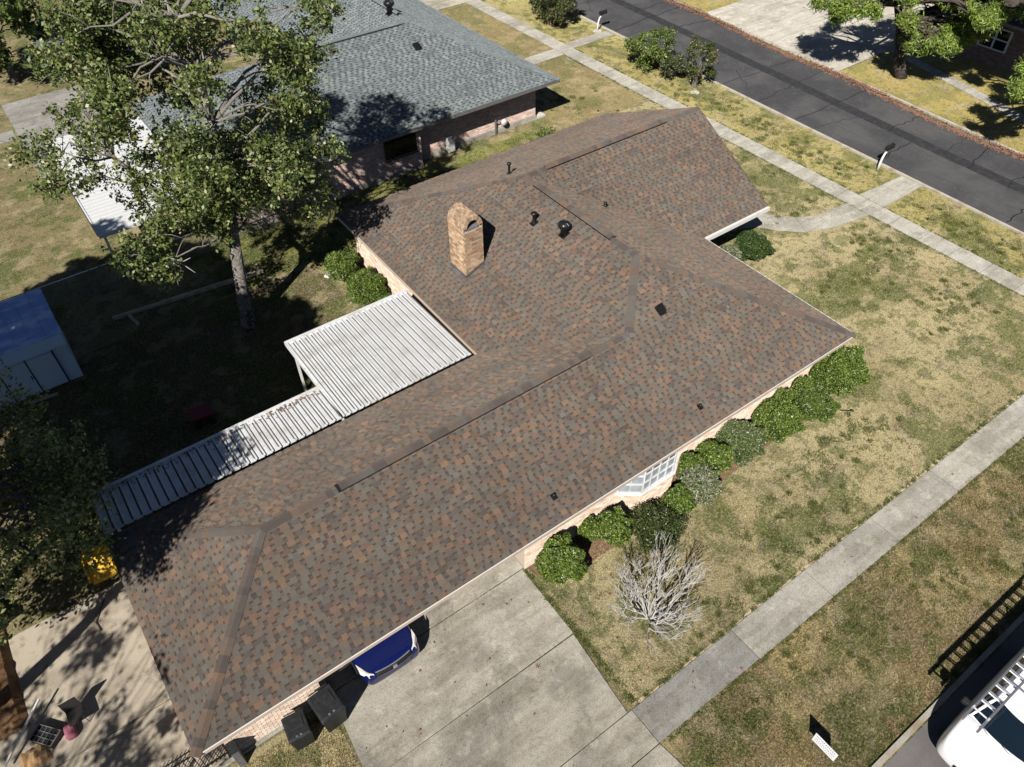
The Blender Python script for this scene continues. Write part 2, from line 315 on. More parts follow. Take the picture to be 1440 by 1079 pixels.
curb('east_curb', [(RE(-14)+.1, -14), (RE(17)+.1, 17)], .18, .09); curb('east_curb', [(RE(17)+.1, 17.0), (RE(66)+.1, 66)], .18, .03)
curb('south_curb', [(2.6, -9.06), (-14, -9.06)], -.14, .08, 'curb'); curb('south_curb', [(10.1, -9.06), (37.6, -9.06)], .14, .08, 'curb')
def ragged(name, x0, x1, y, w0, side, m):
    xs = np.arange(x0, x1, .22); b = MB(); wv = [max(.02, w0*(.55+.35*math.sin(x*.9)+.3*math.sin(x*2.7+1)+random.uniform(-.25, .25))) for x in xs]
    for i in range(len(xs)-1): b.face([(xs[i], y, .0075), (xs[i+1], y, .0075), (xs[i+1], y+side*wv[i+1], .0075), (xs[i], y+side*wv[i], .0075)][::side])
    tag(b.build(name, MT[m]), kind='structure')
ragged('worn_edge', 9.8, 34, -4.45, .10, 1, 'wedge'); ragged('worn_edge', 13.2, 34, -5.52, .05, -1, 'mulch'); ragged('worn_edge', 10.2, 37, -8.94, .10, 1, 'mulch')
sheet('flower_bed', [(9.8, .62), (9.9, .15), (11.3, -.4), (13, -.4), (16, -.7), (19, -.5), (22.5, -.6), (23.9, -.2), (24, .62)], .009, 'mulch')
# leaf litter along the east kerb
n = 12000; y = rng.uniform(-6, 62, n); s_ = rng.normal(0, .12, n)+.14*np.sin(y*.5)-.10; x = 44.85+.05*y+s_-np.abs(rng.normal(0, .12, n))
a = rng.uniform(0, np.pi*2, n); l = rng.uniform(.03, .10, n); dd = np.stack([np.cos(a)*l, np.sin(a)*l, rng.uniform(-.01, .03, n)], 1); pw = np.stack([-np.sin(a)*.022, np.cos(a)*.022, rng.uniform(-.01, .01, n)], 1)
c0 = np.stack([x, y, rng.uniform(.012, .04, n)], 1); c0[:, 2] += (s_ > 0)*.07
tag(quads('leaf_litter', np.stack([c0-dd-pw, c0+dd-pw, c0+dd+pw, c0-dd+pw], 1), MT['litter']), 'reddish brown pine straw drifted along the far side of the street', 'leaf litter', kind='stuff')

# grass blades over the nearer lawns
def blades(name, x0, x1, y0, y1, n, cols, label, keep=None, h=.05, mt='blade'):
    x = rng.uniform(x0, x1, n); y = rng.uniform(y0, y1, n)
    pat = np.sin(x*1.3+np.sin(y*.9)*2)+np.sin(y*1.7+np.sin(x*.7)*2.3)+rng.normal(0, 1, n)*.8
    if keep is not None: k = keep(x, y); x, y, pat = x[k], y[k], pat[k]
    n = len(x); a = rng.uniform(0, 2*np.pi, n); hh = rng.uniform(.5, 1.3, n)*h; wd = rng.uniform(.006, .013, n)
    p = np.stack([x, y, np.full(n, .004)], 1); s = np.stack([np.cos(a)*wd, np.sin(a)*wd, 0*a], 1); tip = np.stack([rng.normal(0, .035, n), rng.normal(0, .035, n), hh], 1)
    cc = np.array(cols)[np.clip(((pat+3)/6*len(cols)).astype(int), 0, len(cols)-1)]*rng.uniform(.6, 1.35, (n, 1))
    return tag(quads(name, np.stack([p-s, p+s, p+tip], 1), MT[mt], None, cc), label, 'grass', kind='stuff')
LT = [(.75, .75, .75), (1.0, 1.0, 1.0), (1.25, 1.22, 1.1), (1.5, 1.4, 1.2)]
blades('grass', 9.7, 34.2, -4.4, 21.1, 260000, LT, 'dry tan and green lawn between the brick house and the walks', lambda x, y: (y < .0) | (x > 23.9), mt='lawn_blade')
blades('grass', 2, 30, -9, -5.55, 130000, LT, 'brown and green grass strip between front walk and side street', lambda x, y: (x < 2.7) | (x > 10), mt='verge_blade')
blades('grass', 7.4, 26, 18.7, 22.5, 50000, LT, 'green grass strip between the two houses', mt='side_blade')
blades('grass', 35.4, 38.2, -5, 34, 50000, LT, 'yellowish green verge between street walk and street', lambda x, y: ((y < 6) | (y > 7.6)) & ((y < 29.7) | (y > 30.7)), .04, mt='road_verge_blade')
blades('grass', -3, 11.3, 9.2, 18.5, 50000, LT, 'back yard grass behind the brick house, coloured darker to deepen the shade', mt='dark_blade')
blades('grass', 0, 3.0, -2.6, .3, 14000, LT, 'small grass patch left of the driveway beside the bins', mt='lawn_blade')

def clumps(name, label, spots, mt, h=.09):
    P = []
    for x, y, r, m in spots:
        a = rng.uniform(0, 6.28, m); rr = r*np.sqrt(rng.random(m)); P.append(np.stack([x+np.cos(a)*rr, y+np.sin(a)*rr, np.full(m, .004)], 1))
    p = np.concatenate(P); n = len(p); a = rng.uniform(0, 6.28, n); wd = rng.uniform(.008, .016, n); s = np.stack([np.cos(a)*wd, np.sin(a)*wd, 0*a], 1); tip = np.stack([rng.normal(0, .05, n), rng.normal(0, .05, n), rng.uniform(.4, 1.2, n)*h], 1)
    cc = np.array([(.10, .14, .035), (.07, .10, .025), (.16, .18, .06), (.22, .19, .08)])[rng.integers(0, 4, n)]*rng.uniform(.7, 1.2, (n, 1))
    return tag(quads(name, np.stack([p-s, p+s, p+tip], 1), MT[mt], None, cc), label, 'grass', kind='stuff')
sp = []
for (cx, cy, sx, sy, k) in ((30, 11.5, 2.0, 2.2, 60), (29.5, 3.0, 2.4, 1.4, 60), (32.5, 4.5, 1.2, 1.6, 40), (31.5, .2, 1.5, 1.2, 40), (33, 13, 1, 3, 30), (36.8, 12, 1.0, 4, 90), (36.6, 3, 1.0, 3, 60), (19, -2.6, 3, 1.0, 40), (15.5, -3.9, 2.4, .25, 30), (22.5, -2.0, 2, .8, 30), (17, -6.6, 5, .6, 60), (22, -7.5, 4, .8, 60), (28, -6.5, 4, .9, 50), (36.8, 20, 1, 3, 50), (30.5, 24, 1.6, 2.4, 30), (31, 8.2, 2.5, .6, 30)):
    for _ in range(k): sp.append((cx+random.gauss(0, sx)*.7, cy+random.gauss(0, sy)*.7, random.uniform(.06, .3), random.randint(20, 110)))
def on_pave(x, y): return (34.15 < x < 35.4) or (-5.6 < y < -4.4) or (x < 24 and y > .3 and y < 17) or (y < -8.95) or (x < 10.1 and y < 1) or (x > 35.4 and 6 < y < 7.7) or x > RW(y)-.3 or (26.5 < x < 34.3 and 6.0 < y < 8.2 and x > 29) 
clumps('weed_clumps', 'darker green weed clumps scattered in patches over the dry lawns', [q for q in sp if not on_pave(q[0], q[1])], 'blade')
ed = []
for _ in range(520):
    x = random.uniform(9.7, 34); ed.append((x, -4.40+random.uniform(-.03, .05) if random.random() < .5 else -5.56+random.uniform(-.05, .03), random.uniform(.03, .10), random.randint(10, 34)))
for _ in range(420):
    y = random.uniform(-4, 30); ed.append((34.19+random.uniform(-.05, .04) if random.random() < .5 else 35.36+random.uniform(-.04, .05), y, random.uniform(.03, .10), random.randint(8, 26)))
for _ in range(90): ed.append((9.68+random.uniform(-.04, .06), random.uniform(-4.3, .5), random.uniform(.03, .12), random.randint(14, 40)))
for _ in range(260): ed.append((random.uniform(10, 33), -8.98+random.uniform(-.03, .08), random.uniform(.04, .12), random.randint(14, 40)))
clumps('edge_grass', 'grass growing over the edges of the walks and driveway', ed, 'blade', .06)

# ---------------------------------------------------------------- brick and shingle generators
BR = [(.56, .45, .36), (.50, .39, .31), (.60, .50, .41), (.46, .34, .27), (.56, .47, .39)]
CB = [(.36, .25, .165), (.29, .195, .125), (.42, .305, .21), (.23, .155, .105), (.33, .24, .165)]
NB = [(.66, .50, .43), (.60, .44, .38), (.70, .56, .50), (.54, .40, .34)]
def bricks(name, o, u, n, width, z0, z1, pal, matn, parent, top=None, depth=.012, pitch=.073, joint=.011):
    """brick face: starts at o (x,y), runs along u, faces n; courses from z0 to z1."""
    u = Vector((*u, 0)); n_ = Vector((*n, 0)); o = Vector((*o, 0)); V = []; Cc = []
    z = z0; row = 0
    while z < z1-.03:
        x = -.105 if row % 2 else 0
        zt = min(z+pitch-joint, z1)
        while x < width:
            a = max(0, x); b_ = min(width, x+.198)
            ok = b_-a > .02
            if ok and top is not None:
                zc = top((a+b_)/2); ok = z+.03 < zc
            if ok:
                e = n_*(depth+random.uniform(-.003, .003)); q = [o+u*a, o+u*b_]
                P = [q[0]+Vector((0, 0, z)), q[1]+Vector((0, 0, z)), q[1]+Vector((0, 0, zt)), q[0]+Vector((0, 0, zt))]
                F = [p+e for p in P]; c = random.choice(pal); k = random.uniform(.85, 1.12); c = tuple(v*k for v in c)
                V += [F, [F[3], F[2], P[2], P[3]], [P[0], P[1], F[1], F[0]], [P[0], F[0], F[3], P[3]], [F[1], P[1], P[2], F[2]]]; Cc += [c]*5
            x += .21
        z += pitch; row += 1
    return tag(quads(name, np.array([[tuple(p) for p in f] for f in V]), MT[matn], parent, np.array(Cc)), kind='stuff')

EXP = .143
SH = [(.150, .126, .108), (.160, .128, .106), (.138, .124, .110), (.184, .132, .100), (.200, .138, .100), (.146, .135, .118), (.172, .118, .098), (.118, .098, .090)]
SHW = [.19, .15, .18, .10, .09, .15, .07, .07]
SG = [(.165, .188, .195), (.185, .208, .213), (.148, .170, .176), (.20, .224, .226), (.132, .152, .158)]
def plane_frame(poly, e0, e1):
    o = Vector(e0); u = (Vector(e1)-o).normalized(); nrm = None
    for p in poly:
        c = u.cross(Vector(p)-o)
        if c.length > .5: nrm = c.normalized(); break
    if nrm.z < 0: nrm = -nrm
    v = nrm.cross(u)
    if v.z < 0: v = -v
    return o, u, v, nrm
def intervals(P2, h):
    xs = []
    for i in range(len(P2)):
        (x0, y0), (x1, y1) = P2[i], P2[(i+1) % len(P2)]
        if (y0 <= h) != (y1 <= h): xs.append(x0+(x1-x0)*(h-y0)/(y1-y0))
    xs.sort(); return [(xs[i], xs[i+1]) for i in range(0, len(xs)-1, 2)]
def clip_tab(a, b_, iv0, iv1):
    a0, b0 = max(a, iv0[0]), min(b_, iv0[1]); a1, b1 = max(a, iv1[0]), min(b_, iv1[1])
    if b0-a0 < .01 and b1-a1 < .01: return None
    if b0 < a0: a0 = b0 = (iv0[1] if a >= iv0[1] else iv0[0])
    if b1 < a1: a1 = b1 = (iv1[1] if a >= iv1[1] else iv1[0])
    return a0, b0, a1, b1
def shingles(poly, e0, e1, pal, wts, style='arch', near=None):
    """returns quads and colours of one roof plane; 'near' collects whole raised tabs as (matrix, width, colour)."""
    o, u, v, n_ = plane_frame(poly, e0, e1); P2 = [((Vector(p)-o).dot(u), (Vector(p)-o).dot(v)) for p in poly]
    top = max(p[1] for p in P2); V = []; Cc = []
    rows = int(top/EXP)+1
    def pt(a, b_, h): return tuple(o+u*a+v*b_+n_*h)
    for r in range(rows):
        h0 = r*EXP; h1 = min(h0+EXP, top-.002)
        if h1-h0 < .02: continue
        i0 = intervals(P2, h0+.002); i1 = intervals(P2, h1-.002)
        if not i0 and not i1: continue
        if len(i0) != len(i1): i1 = i0 = (i0 if len(i0) <= len(i1) else i1)
        for iv0, iv1 in zip(i0, i1):
            lo, hi = min(iv0[0], iv1[0]), max(iv0[1], iv1[1]); x = lo-random.uniform(0, .25)
            hm = h0+(h1-h0)*.55
            rowt = random.uniform(.93, 1.07)
            while x < hi:
                wt = random.choice((.12, .15, .18, .20, .23)) if style == 'arch' else random.uniform(.15, .2)
                gp = random.choice((.07, .10, .13)) if style == 'arch' else random.uniform(.12, .17)
                # raised tab
                t = clip_tab(x, x+wt, iv0, iv1)
                if t:
                    c = np.array(random.choices(pal, wts)[0])*random.uniform(.88, 1.12)*rowt
                    a0, b0, a1, b1 = t; whole = abs((b0-a0)-wt) < 1e-6 and abs((b1-a1)-wt) < 1e-6 and h1-h0 > EXP-.01
                    if near is not None and whole: near.append((o+u*a0+v*h0, u, v, n_, wt, c, len(V)))
                    T = .016; tp = .007
                    A, B_, D, E_ = pt(a0, h0, T), pt(b0, h0, T), pt(b1, h1, tp), pt(a1, h1, tp)
                    V += [[A, B_, D, E_], [pt(a0, h0, -.004), pt(b0, h0, -.004), B_, A], [pt(a0, h0, -.004), A, E_, pt(a1, h1, 0)], [B_, pt(b0, h0, -.004), pt(b1, h1, 0), D]]; Cc += [c]*4
                # recessed gap with the printed dark band on its upper part
                g = clip_tab(x+wt, x+wt+gp, iv0, iv1)
                if g:
                    a0, b0, a1, b1 = g; k = .66; am = a0+(a1-a0)*k; bm = b0+(b1-b0)*k
                    c = np.array(random.choices(pal, wts)[0])*random.uniform(.75, 1.0)*rowt; dk = np.array((.080, .064, .056) if style == 'arch' else (.050, .060, .066))
                    hk = h0+(h1-h0)*k
                    V += [[pt(a0, h0, .007), pt(b0, h0, .007), pt(bm, hk, .0055), pt(am, hk, .0055)], [pt(am, hk, .0055), pt(bm, hk, .0055), pt(b1, h1, .003), pt(a1, h1, .003)], [pt(a0, h0, -.004), pt(b0, h0, -.004), pt(b0, h0, .007), pt(a0, h0, .007)]]; Cc += [c, dk, c]
                x += wt+gp
    return np.array(V), np.array(Cc)
def roof_deck(planes, parent, th=.05):
    b = MB()
    for poly, e0, e1 in planes:
        n = len(b.v); k = len(poly); b.v += [(p[0], p[1], p[2]-.006) for p in poly]+[(p[0], p[1], p[2]-.10) for p in poly]
        b.f.append(tuple(range(n, n+k))); b.f.append(tuple(range(n+2*k-1, n+k-1, -1)))
        for i in range(k): j = (i+1) % k; b.f.append((n+i, n+j, n+k+j, n+k+i))
        b.m += [0]*(k+2); b.c += [(1, 1, 1)]*(k+2)
    return b.build('roof', MT['deck'], parent)
def ridge_caps(a, c, s1, s2, parent, pal, step, wd, mname, vents=(), shades=1):
    """cap shingles from low end a to high end c; s1, s2: horizontal unit vectors pointing to either side, with slope drop."""
    a = Vector(a); c = Vector(c); d = (c-a).normalized(); L_ = (c-a).length
    A1, A2 = Vector(s1), Vector(s2)
    A1 = (A1-d*A1.dot(d)).normalized(); A2 = (A2-d*A2.dot(d)).normalized()
    meshes = []
    up = (-(A1+A2)).normalized() if (A1+A2).length > .05 else Vector((0, 0, 1))
    if up.z < 0: up = -up
    for col in pal:
        b = MB(); h0, h1, ln = .034, .020, step+.06
        for A in (A1, A2):
            p = [up*h0, A*wd+up*(h0-.004), A*wd+d*ln+up*(h1-.004), d*ln+up*h1]; q = [A*wd+up*.002, A*wd+d*ln+up*.002]
            b.face(p if A is A1 else p[::-1], 0, col); b.face([p[1], q[0], q[1], p[2]], 0, col); b.face([up*.002, q[0], p[1], p[0]], 0, col)
        me = bpy.data.meshes.new('cap_shingle'); me.from_pydata(b.v, [], b.f); me.materials.append(MT[mname])
        paint(me, np.repeat(np.array(b.c, dtype=np.float32), [len(f) for f in b.f], axis=0)); me.update(); meshes.append(me)
    k = 0; t = 0; cur = random.randrange(len(meshes))
    while t < L_-.17:
        lift = 0
        for v0, v1 in vents:
            if v0 <= t < v1: lift = .075
        if random.random() < .65: cur = random.randrange(len(meshes))
        link('cap_shingle', meshes[cur], parent, a+d*t+up*lift); t += step
    for v0, v1 in vents:
        b = MB(); p = a+d*(v0+.06); q = a+d*(v1+.04)
        for A in (A1, A2):
            b.hexa([p+up*.004, q+up*.004, q+A*(wd*.96)+up*.004, p+A*(wd*.96)+up*.004, p+up*.09, q+up*.09, q+A*(wd*.96)+up*.076, p+A*(wd*.96)+up*.076])
        b.build('ridge_vent', MT['black'], parent)

# ---------------------------------------------------------------- the brick house
PZ = .467; ZE = 2.5
W1, L0, X1, Y2, XE, YB, YP = 7.10, 23.70, 12.51, 11.93, 27.53, 17.80, 7.26
zr1 = ZE+PZ*W1/2; xr = 18.105; zr2 = ZE+PZ*5.595
h = thing('brick_house', 'single storey pale brick house with brown shingled hip roof in the middle', 'house', (12, 6, 0))
h.location = (0, 0, 0)
F = [(0, 0, ZE), (L0, 0, ZE), (xr, 5.595, zr2), (X1+W1/2, W1/2, zr1), (W1/2, W1/2, zr1)]
LH = [(0, W1, ZE), (0, 0, ZE), (W1/2, W1/2, zr1)]
Bk = [(X1, W1, ZE), (0, W1, ZE), (W1/2, W1/2, zr1), (X1+W1/2, W1/2, zr1)]
Wp = [(X1, YB, ZE), (X1, W1, ZE), (X1+W1/2, W1/2, zr1), (xr, 5.595, zr2), (xr, Y2, zr2)]
Ep = [(L0, 0, ZE), (L0, YP, ZE), (xr, Y2, zr2), (xr, 5.595, zr2)]
S3 = [(L0, YP, ZE), (XE, YP, ZE), (XE, Y2, zr2), (xr, Y2, zr2)]
N3 = [(XE, YB, ZE), (X1, YB, ZE), (xr, Y2, zr2), (XE, Y2, zr2)]
planes = [(F, F[0], F[1]), (LH, LH[0], LH[1]), (Bk, Bk[0], Bk[1]), (Wp, Wp[0], Wp[1]), (Ep, Ep[0], Ep[1]), (S3, S3[0], S3[1]), (N3, N3[0], N3[1])]
roof = roof_deck(planes, h)
Vs, Cs, near = [], [], []; off = 0; eye = Vector((2.4635, -9.1372, 20.58))
for i, (p, a, c) in enumerate(planes):
    nr = [] if i in (0, 1) else None
    V, K = shingles(p, a, c, SH, SHW, near=nr)
    if nr: near += [(*q[:6], q[6]+off) for q in nr]
    Vs.append(V); Cs.append(K); off += len(V)
V = np.concatenate(Vs); K = np.concatenate(Cs)
near.sort(key=lambda q: (q[0]-eye).length); near = near[:300]
drop = np.zeros(len(V), bool); cache = {}
for (p, u, v, n_, wt, c, idx) in near:
    drop[idx:idx+4] = True
    ci = min(range(len(SH)), key=lambda k: np.abs(np.array(SH[k])-c).sum()); key = (wt, ci)
    if key not in cache:
        b = MB(); col = SH[ci]; T, tp, e = .016, .007, EXP
        b.face([(0, 0, T), (wt, 0, T), (wt, e, tp), (0, e, tp)], 0, col); b.face([(0, 0, -.004), (wt, 0, -.004), (wt, 0, T), (0, 0, T)], 0, col)
        b.face([(0, 0, -.004), (0, 0, T), (0, e, tp), (0, e, 0)], 0, col); b.face([(wt, 0, T), (wt, 0, -.004), (wt, e, 0), (wt, e, tp)], 0, col)
        me = bpy.data.meshes.new('shingle'); me.from_pydata(b.v, [], b.f); me.materials.append(MT['shingle']); paint(me, np.repeat(np.array(b.c, dtype=np.float32), 4, axis=0)); me.update(); cache[key] = me
    o = link('shingle', cache[key], roof)
    mm = Matrix((u, v, n_)).transposed().to_4x4(); mm.translation = p; o.matrix_local = mm
tag(quads('shingle_field', V[~drop], MT['shingle'], roof, K[~drop]), kind='stuff')
CAPC = [(.126, .104, .092), (.110, .094, .086), (.138, .108, .092), (.158, .116, .092), (.124, .114, .106), (.098, .082, .076)]
dn = -PZ
def cap(a, c, s1, s2, vents=(), step=.2, wd=.155): ridge_caps(a, c, s1, s2, roof, CAPC, step, wd, 'shingle', vents)
cap((0, 0, ZE), (W1/2, W1/2, zr1), (1, 0, 0), (0, 1, 0)) if False else None
def sl(dx_, dy_, k=PZ): return (dx_, dy_, -k*math.hypot(dx_, dy_))
# hips: side vectors run along each plane's eave direction away from the hip
cap((0, 0, ZE), (W1/2, W1/2, zr1), (1, 0, 0), (0, 1, 0), wd=.15)
cap((0, W1, ZE), (W1/2, W1/2, zr1), (1, 0, 0), (0, -1, 0), wd=.15)
cap((L0, 0, ZE), (xr, 5.595, zr2), (-1, 0, 0), (0, 1, 0), wd=.15)
cap((X1+W1/2, W1/2, zr1), (xr, 5.595, zr2), (1, 0, 0), (0, 1, 0), wd=.15)
cap((X1, YB, ZE), (xr, Y2, zr2), (1, 0, 0), (0, -1, 0), wd=.15)
cap((W1/2, W1/2, zr1), (X1+W1/2, W1/2, zr1), sl(0, -1), sl(0, 1), [(2.05, 10.75)])
cap((xr, 5.595, zr2), (xr, Y2, zr2), sl(-1, 0), sl(1, 0), [(1.15, 5.55)])
cap((xr, Y2, zr2), (XE, Y2, zr2), sl(0, -1, .559), sl(0, 1, .445), [(1.0, 7.4)])
# eave boards and gutters
def fascia(a, c, off_, z0=ZE-.16, z1=ZE-.012, th=.03, m='white', name='fascia'):
    a = Vector((*a, 0)); c = Vector((*c, 0)); o_ = Vector((*off_, 0))*th
    MB().hexa([(*p[:2], z) for z in (z0, z1) for p in (a, c, c+o_, a+o_)]).build(name, MT[m], h)
fascia((0, 0), (L0, 0), (0, -1), z1=ZE-.03, th=.012, m='beige'); fascia((0, 0), (L0, 0), (0, -1), z0=ZE-.028, z1=ZE+.0, th=.02, name='drip_edge'); fascia((.03, W1), (.03, 0), (-1, 0), m='beige', th=.02); fascia((L0, 0), (L0, YP-.0), (1, 0), z1=ZE+.01, th=.03, name='gutter'); fascia((L0+.05, YP), (XE, YP), (0, -1), z1=ZE+.02, th=.11, name='gutter')
fascia((X1+.02, W1), (X1+.02, YB), (-1, 0), m='beige'); fascia((X1, YB), (XE, YB), (0, 1))
for q0, q1 in (((XE, YP, ZE), (XE, Y2, zr2)), ((XE, YB, ZE), (XE, Y2, zr2))):
    MB().beam((q0[0]+.015, q0[1], q0[2]-.08), (q1[0]+.015, q1[1], q1[2]-.08), .03, .15).build('rake_board', MT['eroof'], h)
# soffit
MB().prism(rect(.05, L0-.05, .05, W1-.05), ZE-.17, ZE-.15).build('soffit', MT['white'], h)
MB().prism(rect(X1+.05, L0-.05, W1, YB-.05), ZE-.17, ZE-.15).build('soffit', MT['white'], h)
MB().prism(rect(L0-.05, XE-.05, YP+.05, YB-.05), ZE-.17, ZE-.15).build('soffit', MT['white'], h)
# walls: each a mortar backing with raised bricks
FW = .62
def wall(x0, x1, y0, y1, z1=ZE-.16, m='mortar'): return MB().box(x0, x1, y0, y1, 0, z1).build('wall', MT[m], h)
w1 = wall(.5, 3.05, FW, FW+.22); bricks('brick_face', (.5, FW), (1, 0), (0, -1), 2.55, 0, 2.34, BR, 'brick', w1)
w2 = wall(9.72, 23.1, FW, FW+.22); bricks('brick_face', (9.72, FW), (1, 0), (0, -1), 13.38, 0, 2.34, BR, 'brick', w2)
w3 = wall(.5, .72, FW+.22, W1-.55); w4 = wall(12.95, 13.17, W1-.3, 17.3); bricks('brick_face', (12.95, 17.3), (0, -1), (-1, 0), 10.4, 0, 2.34, BR, 'brick', w4)
bricks('brick_face', (.5, 6.5), (0, -1), (-1, 0), 5.8, 0, 2.34, BR, 'brick', w3)
wall(.72, 12.95, W1-.77, W1-.55); wall(13.17, 26.9, 17.08, 17.3); wall(22.9, 23.1, FW+.22, 17.08); wall(23.1, 26.9, 9.2, 9.4); 
wall(26.7, 26.9, 9.4, 17.08)
MB().face([(26.9, 9.2, ZE-.16), (26.9, 17.3, ZE-.16), (26.9, 13.2, 4.4)]).build('gable', MT['mortar'], h)
wall(3.05, 3.25, FW+.22, 6.3); wall(9.72, 9.94, FW+.22, 6.3); MB().box(2.9, 9.8, FW-.02, FW+.2, 2.12, ZE-.17).build('beam', MT['white'], h)
w5 = MB().box(-.0, 3.05, FW-.06, FW, 0, .16).build('wall_footing', MT['walk'], h)
# corner bricks at driveway side of the front wall
# bay window
bay = MB().prism([(13.25, FW), (13.9, .12), (15.3, .12), (15.95, FW)], 0, .95).build('bay_base', MT['mortar'], h)
bricks('brick_face', (13.9, .12), (1, 0), (0, -1), 1.4, 0, .94, BR, 'brick', bay)
d_ = Vector((.65, -.5)).normalized(); bricks('brick_face', (13.25, FW), (d_.x, d_.y), (d_.y, -d_.x), .82, 0, .94, BR, 'brick', bay)
MB().prism([(13.18, FW), (13.87, .06), (15.33, .06), (16.02, FW)], .95, 1.0).build('bay_sill', MT['white'], h)
MB().prism([(13.3, FW), (13.93, .17), (15.27, .17), (15.9, FW)], 1.0, 2.34).build('bay_inside', MT['seat'], h)
def glazed(o, u, n, width, z0, z1, cols, rows_, panes):
    u = Vector((*u, 0)); n = Vector((*n, 0)); o = Vector((*o, 0)); Z = lambda z: Vector((0, 0, z))
    f = MB(); cw = width/cols; rh = (z1-z0)/rows_
    for i in range(cols+1):
        t = .05 if i in (0, cols) else .032; p = o+u*(i*cw); f.beam(p+Z(z0)+n*.02, p+Z(z1)+n*.02, t, .05, up=tuple(n))
    for j in range(rows_+1):
        t = .055 if j in (0, rows_) else .032; f.beam(o+Z(z0+j*rh)+n*.021, o+u*width+Z(z0+j*rh)+n*.021, .052, t)
    fr = f.build('window', MT['wmetal'], h)
    for i in range(cols):
        for j in range(rows_):
            a = o+u*(i*cw+.014)+Z(z0+j*rh+.014)+n*.006; q = a+u*(cw-.028); r = Z(rh-.028)
            MB().hexa([a-n*.005, q-n*.005, q, a, a+r-n*.005, q+r-n*.005, q+r, a+r]).build('pane', MT[panes[j]], fr)
    return fr
glazed((13.93, .165), (1, 0), (0, -1), 1.34, 1.03, 2.30, 4, 3, ['frost', 'frost', 'glass'])
glazed((13.32, .60), (d_.x, d_.y), (d_.y, -d_.x), .77, 1.03, 2.30, 2, 3, ['frost', 'frost', 'frost'])
# rust ornament on the wall
b = MB(); 
for k in range(14):
    a = k*2*math.pi/14; b.face([(16.63, FW-.06, 1.35), (16.63+.13*math.cos(a), FW-.02, 1.35+.13*math.sin(a)), (16.63+.13*math.cos(a+.45), FW-.02, 1.35+.13*math.sin(a+.45))])
tag(b.build('wall_ornament', MT['rust']), 'small round rust brown ornament on the front brick wall above the shrubs', 'ornament')
# chimney
cx0, cx1, cy0, cy1, ct = 14.06, 14.84, 10.03, 11.05, 5.30
ch = MB().box(cx0, cx1, cy0, cy1, 3.0, ct-.12).build('chimney', MT['mortar'], h)
bricks('brick_face', (cx0, cy0), (1, 0), (0, -1), cx1-cx0, 3.2, ct-.1, CB, 'cbrick', ch, depth=.018, pitch=.09, joint=.024)
bricks('brick_face', (cx0, cy1), (0, -1), (-1, 0), cy1-cy0, 3.15, ct+.02, CB, 'cbrick', ch, depth=.018, pitch=.09, joint=.024)
bricks('brick_face', (cx1, cy0), (0, 1), (1, 0), cy1-cy0, 3.5, ct+.02, CB, 'cbrick', ch, depth=.018, pitch=.09, joint=.024)
bricks('brick_face', (cx1, cy1), (-1, 0), (0, 1), cx1-cx0, 3.2, ct, CB, 'cbrick', ch, depth=.018, pitch=.09, joint=.024)
ro, ri = (cx1-cx0)/2+.01, (cx1-cx0)/2-.14; cxm = (cx0+cx1)/2; V = []; K = []
zc = ct; nseg = 13
for i in range(nseg):
    for j in range(12):
        a0 = math.pi*i/nseg+.02; a1 = math.pi*(i+1)/nseg-.02; y0 = cy0-.01+j*(cy1-cy0+.02)/12; y1 = y0+(cy1-cy0)/12-.008
        P = lambda r, a, y: (cxm-r*math.cos(a), y, zc+r*math.sin(a)*1.12)
        kc = random.uniform(.8, 1.1); c = tuple(v*kc for v in random.choice(CB)); rr = ro+random.uniform(-.004, .006)
        V += [[P(rr, a0, y0), P(rr, a0, y1), P(rr, a1, y1), P(rr, a1, y0)], [P(ri, a0, y0), P(rr, a0, y0), P(rr, a1, y0), P(ri, a1, y0)], [P(ri, a0, y1), P(ri, a1, y1), P(rr, a1, y1), P(rr, a0, y1)],
              [P(ri, a0, y0), P(ri, a1, y0), P(ri, a1, y1), P(ri, a0, y1)], [P(ri, a0, y0), P(ri, a0, y1), P(rr, a0, y1), P(rr, a0, y0)], [P(ri, a1, y0), P(rr, a1, y0), P(rr, a1, y1), P(ri, a1, y1)]]; K += [c]*6
tag(quads('vault_bricks', np.array(V), MT['cbrick'], ch, np.array(K)), kind='stuff')
b = MB()
for i in range(nseg):
    a0 = math.pi*i/nseg; a1 = math.pi*(i+1)/nseg; r = (ro+ri)/2; P = lambda r, a, y: (cxm-r*math.cos(a), y, zc+r*math.sin(a)*1.12)
    b.hexa([P(ri+.01, a0, cy0+.01), P(ri+.01, a0, cy1-.01), P(ro-.014, a0, cy1-.01), P(ro-.014, a0, cy0+.01), P(ri+.01, a1, cy0+.01), P(ri+.01, a1, cy1-.01), P(ro-.014, a1, cy1-.01), P(ro-.014, a1, cy0+.01)])
b.build('vault', MT['mortar'], ch)
MB().face([(cx0+.1, cy1-.02, ct-.1), (cx1-.1, cy1-.02, ct-.1), (cx1-.1, cy1-.02, ct+.3), (cx0+.1, cy1-.02, ct+.3)]).build('flue_back', MT['seat'], ch)
MB().hexa([(cx0+.13, cy0+.02, ct-.13), (cx1-.13, cy0+.02, ct-.13), (cx1-.13, cy1-.05, ct-.13), (cx0+.13, cy1-.05, ct-.13), (cx0+.13, cy0+.02, ct-.04), (cx1-.13, cy0+.02, ct-.04), (cx1-.13, cy1-.05, ct+.16), (cx0+.09, cy1-.05, ct-.07)]).build('flue_cap', MT['grey'], ch)
zw = lambda x: ZE+PZ*(x-X1)
b = MB()
